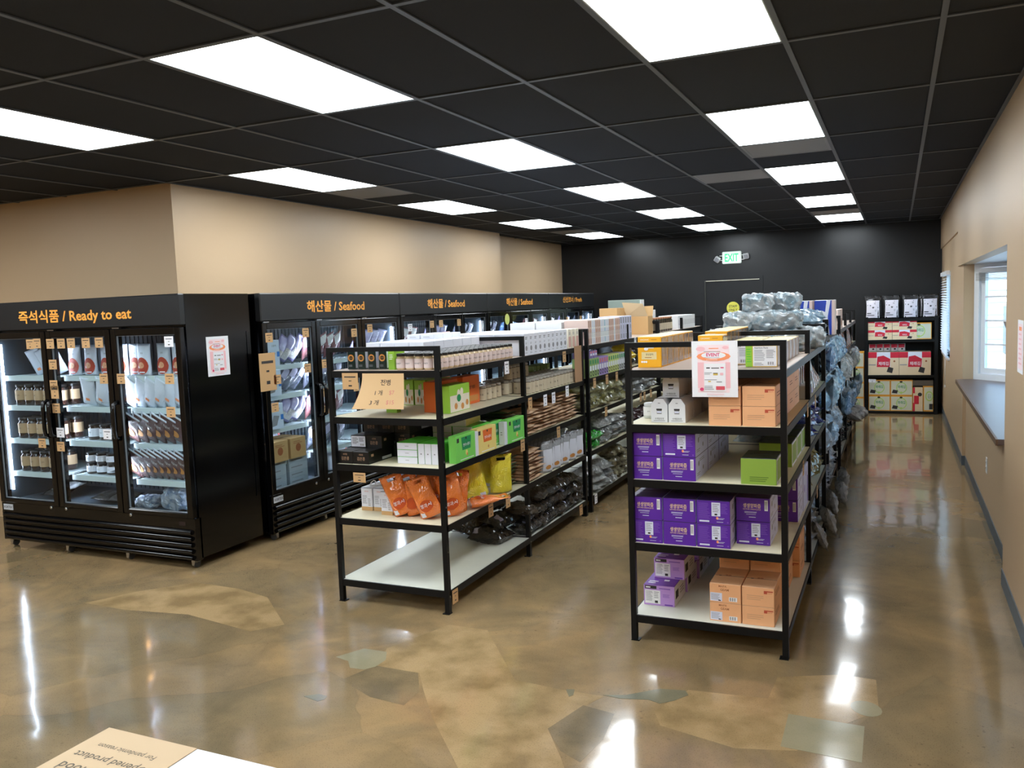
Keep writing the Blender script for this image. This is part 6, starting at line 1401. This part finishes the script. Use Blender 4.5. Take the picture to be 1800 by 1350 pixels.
wpch = Proto(bag('white_frozen_pouch', 0.15, 0.22, 0.035, FWP, 163, 0.006, True, 0.08, items=[('r', .35, .15, .6, .25, OPR), ('l2',)][:1])); bpch = Proto(bag('brown_frozen_pouch', 0.16, 0.24, 0.035, FRP, 167, 0.006, True, 0.06, topmat=FWP, items=[('t', '떡갈비', .5, .6, .1, WHITEINK), ('c', .5, .3, .25, .13, COOKIE), ('r', .02, .02, .12, .98, FWP)]))
for i in range(11):
    wpch.put((-4.28 + i * 0.05, 0.71 + (0.02 if i % 2 else 0), FZL[3] + 0.03), 'white pouch leaning right, %s in the packed row behind the right door' % ORD[i], 'pouch', 'leaning white pouches, right door', quat=quat(0.15, 0.35, 0.55))
for i in range(3): wpch.put((-4.70 + i * 0.13, 0.71, FZL[3] + 0.02), 'white pouch leaning back, %s from left behind the middle door' % ORD[i], 'pouch', 'leaning white pouches, middle door', quat=quat(0.1, 0.3, 0.2 + 0.2 * i))
for lv, n_ in ((2, 6), (1, 8)):
    for i in range(n_):
        bpch.put((-4.28 + i * (0.09 if lv == 2 else 0.068), 0.72, FZL[lv] + 0.035), 'brown and silver pouch leaning right, %s from left, %s shelf of the right door' % (ORD[i], {2: 'third', 1: 'fourth'}[lv]), 'pouch', 'brown pouches, right door', quat=quat(0.12, 0.5, 0.5))
kj = Proto(jar('kimchi_jar', 0.055, 0.17, COF, LIDB, KL, 0.14, (0.25, 0.72), text='김치')); wj = Proto(jar('white_label_jar', 0.052, 0.12, COF, LIDB, WCARD, 0.14, (0.2, 0.75), text='반찬'))
for lv in (3, 2, 1):
    for i in range(5):
        for r_ in range(2):
            if i == 4 and lv == 1: continue
            kj.put((-5.50 + i * 0.112, 0.72 + r_ * 0.125, FZL[lv] + 0.001), 'dark jar with kraft label, %s from left, %s on the %s shelf, left door' % (ORD[i], ['front', 'back'][r_], {3: 'second', 2: 'third', 1: 'fourth'}[lv]), 'jar', 'dark jars with kraft labels', rz=R.uniform(-.3, .3))
for i in range(3): wpch.put((-5.33 + i * 0.11, 0.80, FZL[4] + 0.01), 'frosted pouch leaning left, %s on the top shelf of the left door' % ORD[i], 'pouch', 'leaning frosted pouches, left door', quat=quat(0.1, 0.2, -0.35))
for i in range(3): wj.put((-4.76 + i * 0.12, 0.78, FZL[2] + 0.001), 'dark jar with white label, %s from left behind the middle door' % ORD[i], 'jar', 'white-label jars, third shelf')
for i in range(4):
    for l in range(2): wj.put((-4.80 + i * 0.112, 0.77, FZL[1] + 0.001 + l * 0.085), 'short white-label jar, %s from left, %s layer behind the middle door' % (ORD[i], ['lower', 'upper'][l]), 'jar', 'short white-label jars', sc=(1, 1, 0.7))
flat_w = Proto(bag('flat_frozen_pack', 0.2, 0.2, 0.05, film_mat('frost_film', (232, 238, 244), 0.9, 0.15, 0.8, 14.0, (130, 140, 150)), 171, 0.012, False, 0.08)); flat_d = Proto(bag('dark_frozen_pack', 0.22, 0.2, 0.06, DK, 173, 0.012, False, 0.08))
for i, (x, lv, pr, lb) in enumerate(((-4.48, 2, flat_w, 'frosted flat pack at the right of the third shelf, middle door'), (-4.44, 1, flat_w, 'frosted flat pack at the right of the fourth shelf, middle door'), (-4.47, 3, flat_w, 'frosted flat pack at the right of the second shelf, middle door'),
        (-4.70, 0, flat_d, 'dark crinkled pack on the floor of the middle door'), (-4.50, 0, flat_d, 'dark pack at the right on the floor of the middle door'), (-5.25, 0, flat_d, 'dark pack on the floor of the left door'), (-5.15, 0, flat_w, 'frosted pack lying on the dark pack, left door'))):
    pr.put((x, 0.70, FZL[lv] + 0.03 + (0.05 if 'lying on' in lb else 0)), lb, 'pack', None, quat=quat(R.uniform(-.3, .3), -PI / 2 + 0.15))
ice = Proto(wrapped('ice_bag', 0.30, 0.2, 0.17, film_mat('ice_film', (226, 236, 250), 0.9, 0.12, 0.9, 14.0, (140, 164, 200)), BCORE, 13, 0.02))
ice.put((-3.85, 0.76, FZL[0] + 0.004), 'large frosty ice bag on the floor of the right door', 'bag'); ice.put((-4.16, 0.72, FZL[0] + 0.004), 'small clear ice bag on the floor of the right door', 'bag', sc=(0.6, 0.8, 0.5))
# seafood freezers: things face +X
def g2(pr, y, lv, lb, cat, grp, d=0.17, q=None, dz=0.003, sc=None):
    return pr.put((-3.5 - d, y, FZL[lv] + dz), lb, cat, grp, quat=q or quat(PI / 2), sc=sc)
WBX = mat('white_blue_box', (206, 218, 236), rough=0.45); BLST = mat('blue_strip', (52, 120, 200), rough=0.5)
fbx = Proto(carton('fish_box', 0.17, 0.25, 0.21, WBX, front=[('p', [(.05, .1), (.5, .15), (.7, .5), (.3, .55)], GREYINK), ('r', .8, .35, 1, .55, BLST), ('t', '고등어', .6, .78, .09, INK)], flap=False))
for lv, lb in ((4, 'top'), (3, 'second'), (2, 'third')): g2(fbx, 1.50, lv, 'white and blue fish box at the left of the %s shelf, seafood freezer' % lb, 'box', 'white and blue fish boxes')
fpk = Proto(bag('fish_pack', 0.16, 0.24, 0.045, mat('fish_foil', (96, 100, 118), rough=0.25, coat=0.7, crinkle=0.7, var=0.6, vscale=10), 181, 0.008, False, 0.06, label=(.2, .55, .8, .9, LILABEL))); mpk = Proto(bag('meat_pack', 0.16, 0.24, 0.05, mat('meat_foil', (140, 84, 88), rough=0.25, coat=0.7, crinkle=0.6, var=0.5, vscale=12), 183, 0.008, False, 0.06, label=(.2, .6, .8, .95, WF)))
ppk = Proto(bag('violet_fish_pack', 0.16, 0.24, 0.045, mat('violet_white_foil', (146, 140, 190), rough=0.25, coat=0.7, crinkle=0.5, var=0.7, vscale=9), 187, 0.008, False, 0.06, label=(.2, .1, .8, .5, WF)))
for lv, pr, nm2 in ((4, ppk, 'violet and white'), (3, fpk, 'grey'), (2, ppk, 'violet and white')):
    for i in range(3): g2(pr, 1.66 + i * 0.11, lv, '%s fish pack, %s from left on the %s shelf, first seafood door' % (nm2, ORD[i], {4: 'top', 3: 'second', 2: 'third'}[lv]), 'pack', '%s fish packs' % nm2, d=0.2, q=quat(PI / 2 + 0.2, 0.45, 0.4), dz=0.03)
kb = Proto(carton('kraft_seafood_box', 0.2, 0.25, 0.17, KCARD, front=[('c', .5, .5, .2, .2, BRN), ('l', .2, .7, .8, .85, 2, BRN)]))
for i in range(2): g2(kb, 1.52 + i * 0.23, 1, 'kraft box with brown print, %s one on the fourth shelf of the seafood freezer' % ['left', 'right'][i], 'box', 'kraft seafood boxes')
wbg = Proto(bag('white_seafood_bag', 0.16, 0.22, 0.08, FWP, 191, 0.01, True, 0.1, label=(.7, .1, .95, .9, REDINK)))
for i in range(3): g2(wbg, 1.58 + i * 0.13, 1, 'white bag standing behind the kraft boxes, %s one' % ORD[i], 'bag', 'white bags behind the kraft boxes', d=0.38)
tr_ = Proto(carton('white_tray', 0.24, 0.2, 0.06, mat('tray_grey', (176, 188, 200), rough=0.4), front=[('l', .1, .3, .9, .7, 1, GREYINK)], flap=False))
for i in range(2):
    for l in range(4): g2(tr_, 1.49 + i * 0.28, 0, 'pale tray, %s from the bottom in the %s stack on the seafood freezer floor' % (ORD[l], ['left', 'right'][i]), 'tray', 'pale trays', dz=0.001 + l * 0.061)
for lv in (4, 3, 2, 1):
    for i in range(5): g2(mpk if lv in (4, 2) else fpk, 2.12 + i * 0.105, lv, '%s pack, %s from left on the %s shelf, second seafood door' % ('meat-red' if lv in (4, 2) else 'grey', ORD[i], {4: 'top', 3: 'second', 2: 'third', 1: 'fourth'}[lv]), 'pack', 'packs in the second seafood door', d=0.2, q=quat(PI / 2, 0.4, -0.4), dz=0.03)
for i in range(3): g2(wbg, 2.2 + i * 0.16, 0, 'white bag, %s on the floor of the second seafood door' % ORD[i], 'bag', 'white bags on the freezer floor')
for i in range(4): g2(ppk, 2.82 + i * 0.12, 4, 'pale violet pack, %s on the top shelf of the third seafood door' % ORD[i], 'pack', 'pale violet packs, third door', d=0.2, q=quat(PI / 2, 0.4, 0.2), dz=0.02)
for i in range(4): g2(wbg, 2.83 + i * 0.13, 3, 'white bag, %s on the second shelf of the third seafood door' % ORD[i], 'bag', 'white bags, third door')
for fi, (y0, nm3) in enumerate(((3.38, 'middle seafood'), (5.385, 'far seafood'), (7.39, 'fresh'))):
    kinds = [(mpk, 'meat-red pack'), (ppk, 'pale violet pack'), (fpk, 'grey fish pack'), (bfb, 'blue bag')]
    for dq in range(3):
        pr, nm4 = kinds[(fi * 2 + dq) % 4]
        for i in range(3):
            g2(pr, y0 + 0.15 + dq * 0.667 + i * 0.16, 4, '%s, %s from left behind the %s door of the %s freezer' % (nm4, ORD[i], ORD[dq], nm3), 'pack', 'packs in the %s freezer' % nm3, d=0.22, q=quat(PI / 2, 0.35, 0.15), dz=0.02)

# ------------------------------------------------------------------ labels that repeat: say which one by layer and place
def refine():
    by = {}
    for o in C.objects:
        if o.parent is None and o.get('label') and o.get('group'): by.setdefault((o['group'], o['label']), []).append(o)
    for (g_, lb), os_ in by.items():
        if len(os_) < 2: continue
        nw = len(lb.replace(',', ' ').split())
        def ranks(vals, tol):
            s = sorted(vals); cl = [s[0]]
            for v in s[1:]:
                if v - cl[-1] > tol: cl.append(v)
            return cl
        def rk(v, cl): return max(i for i, c in enumerate(cl) if v >= c - 1e-6)
        zc = ranks([o.location.z for o in os_], 0.02); yc = ranks([o.location.y for o in os_], 0.05); xc = ranks([o.location.x for o in os_], 0.05)
        for o in os_:
            z, y_, x = rk(o.location.z, zc), rk(o.location.y, yc), rk(o.location.x, xc); add = []
            if len(yc) > 1 and y_ < 20: add.append('%s back' % ORD[y_])
            if len(xc) > 1 and x < 20: add.append('%s column' % ORD[x])
            if len(zc) > 1: add.append(['bottom', 'second', 'third', 'fourth', 'fifth', 'sixth', 'seventh', 'eighth', 'ninth', 'tenth', 'eleventh', 'twelfth'][min(z, 11)] + ' layer')
            s_ = ', '.join(add)
            if len((lb + ' ' + s_).replace(',', ' ').replace('-', ' ').split()) <= 16: o['label'] = lb + ', ' + s_
refine()
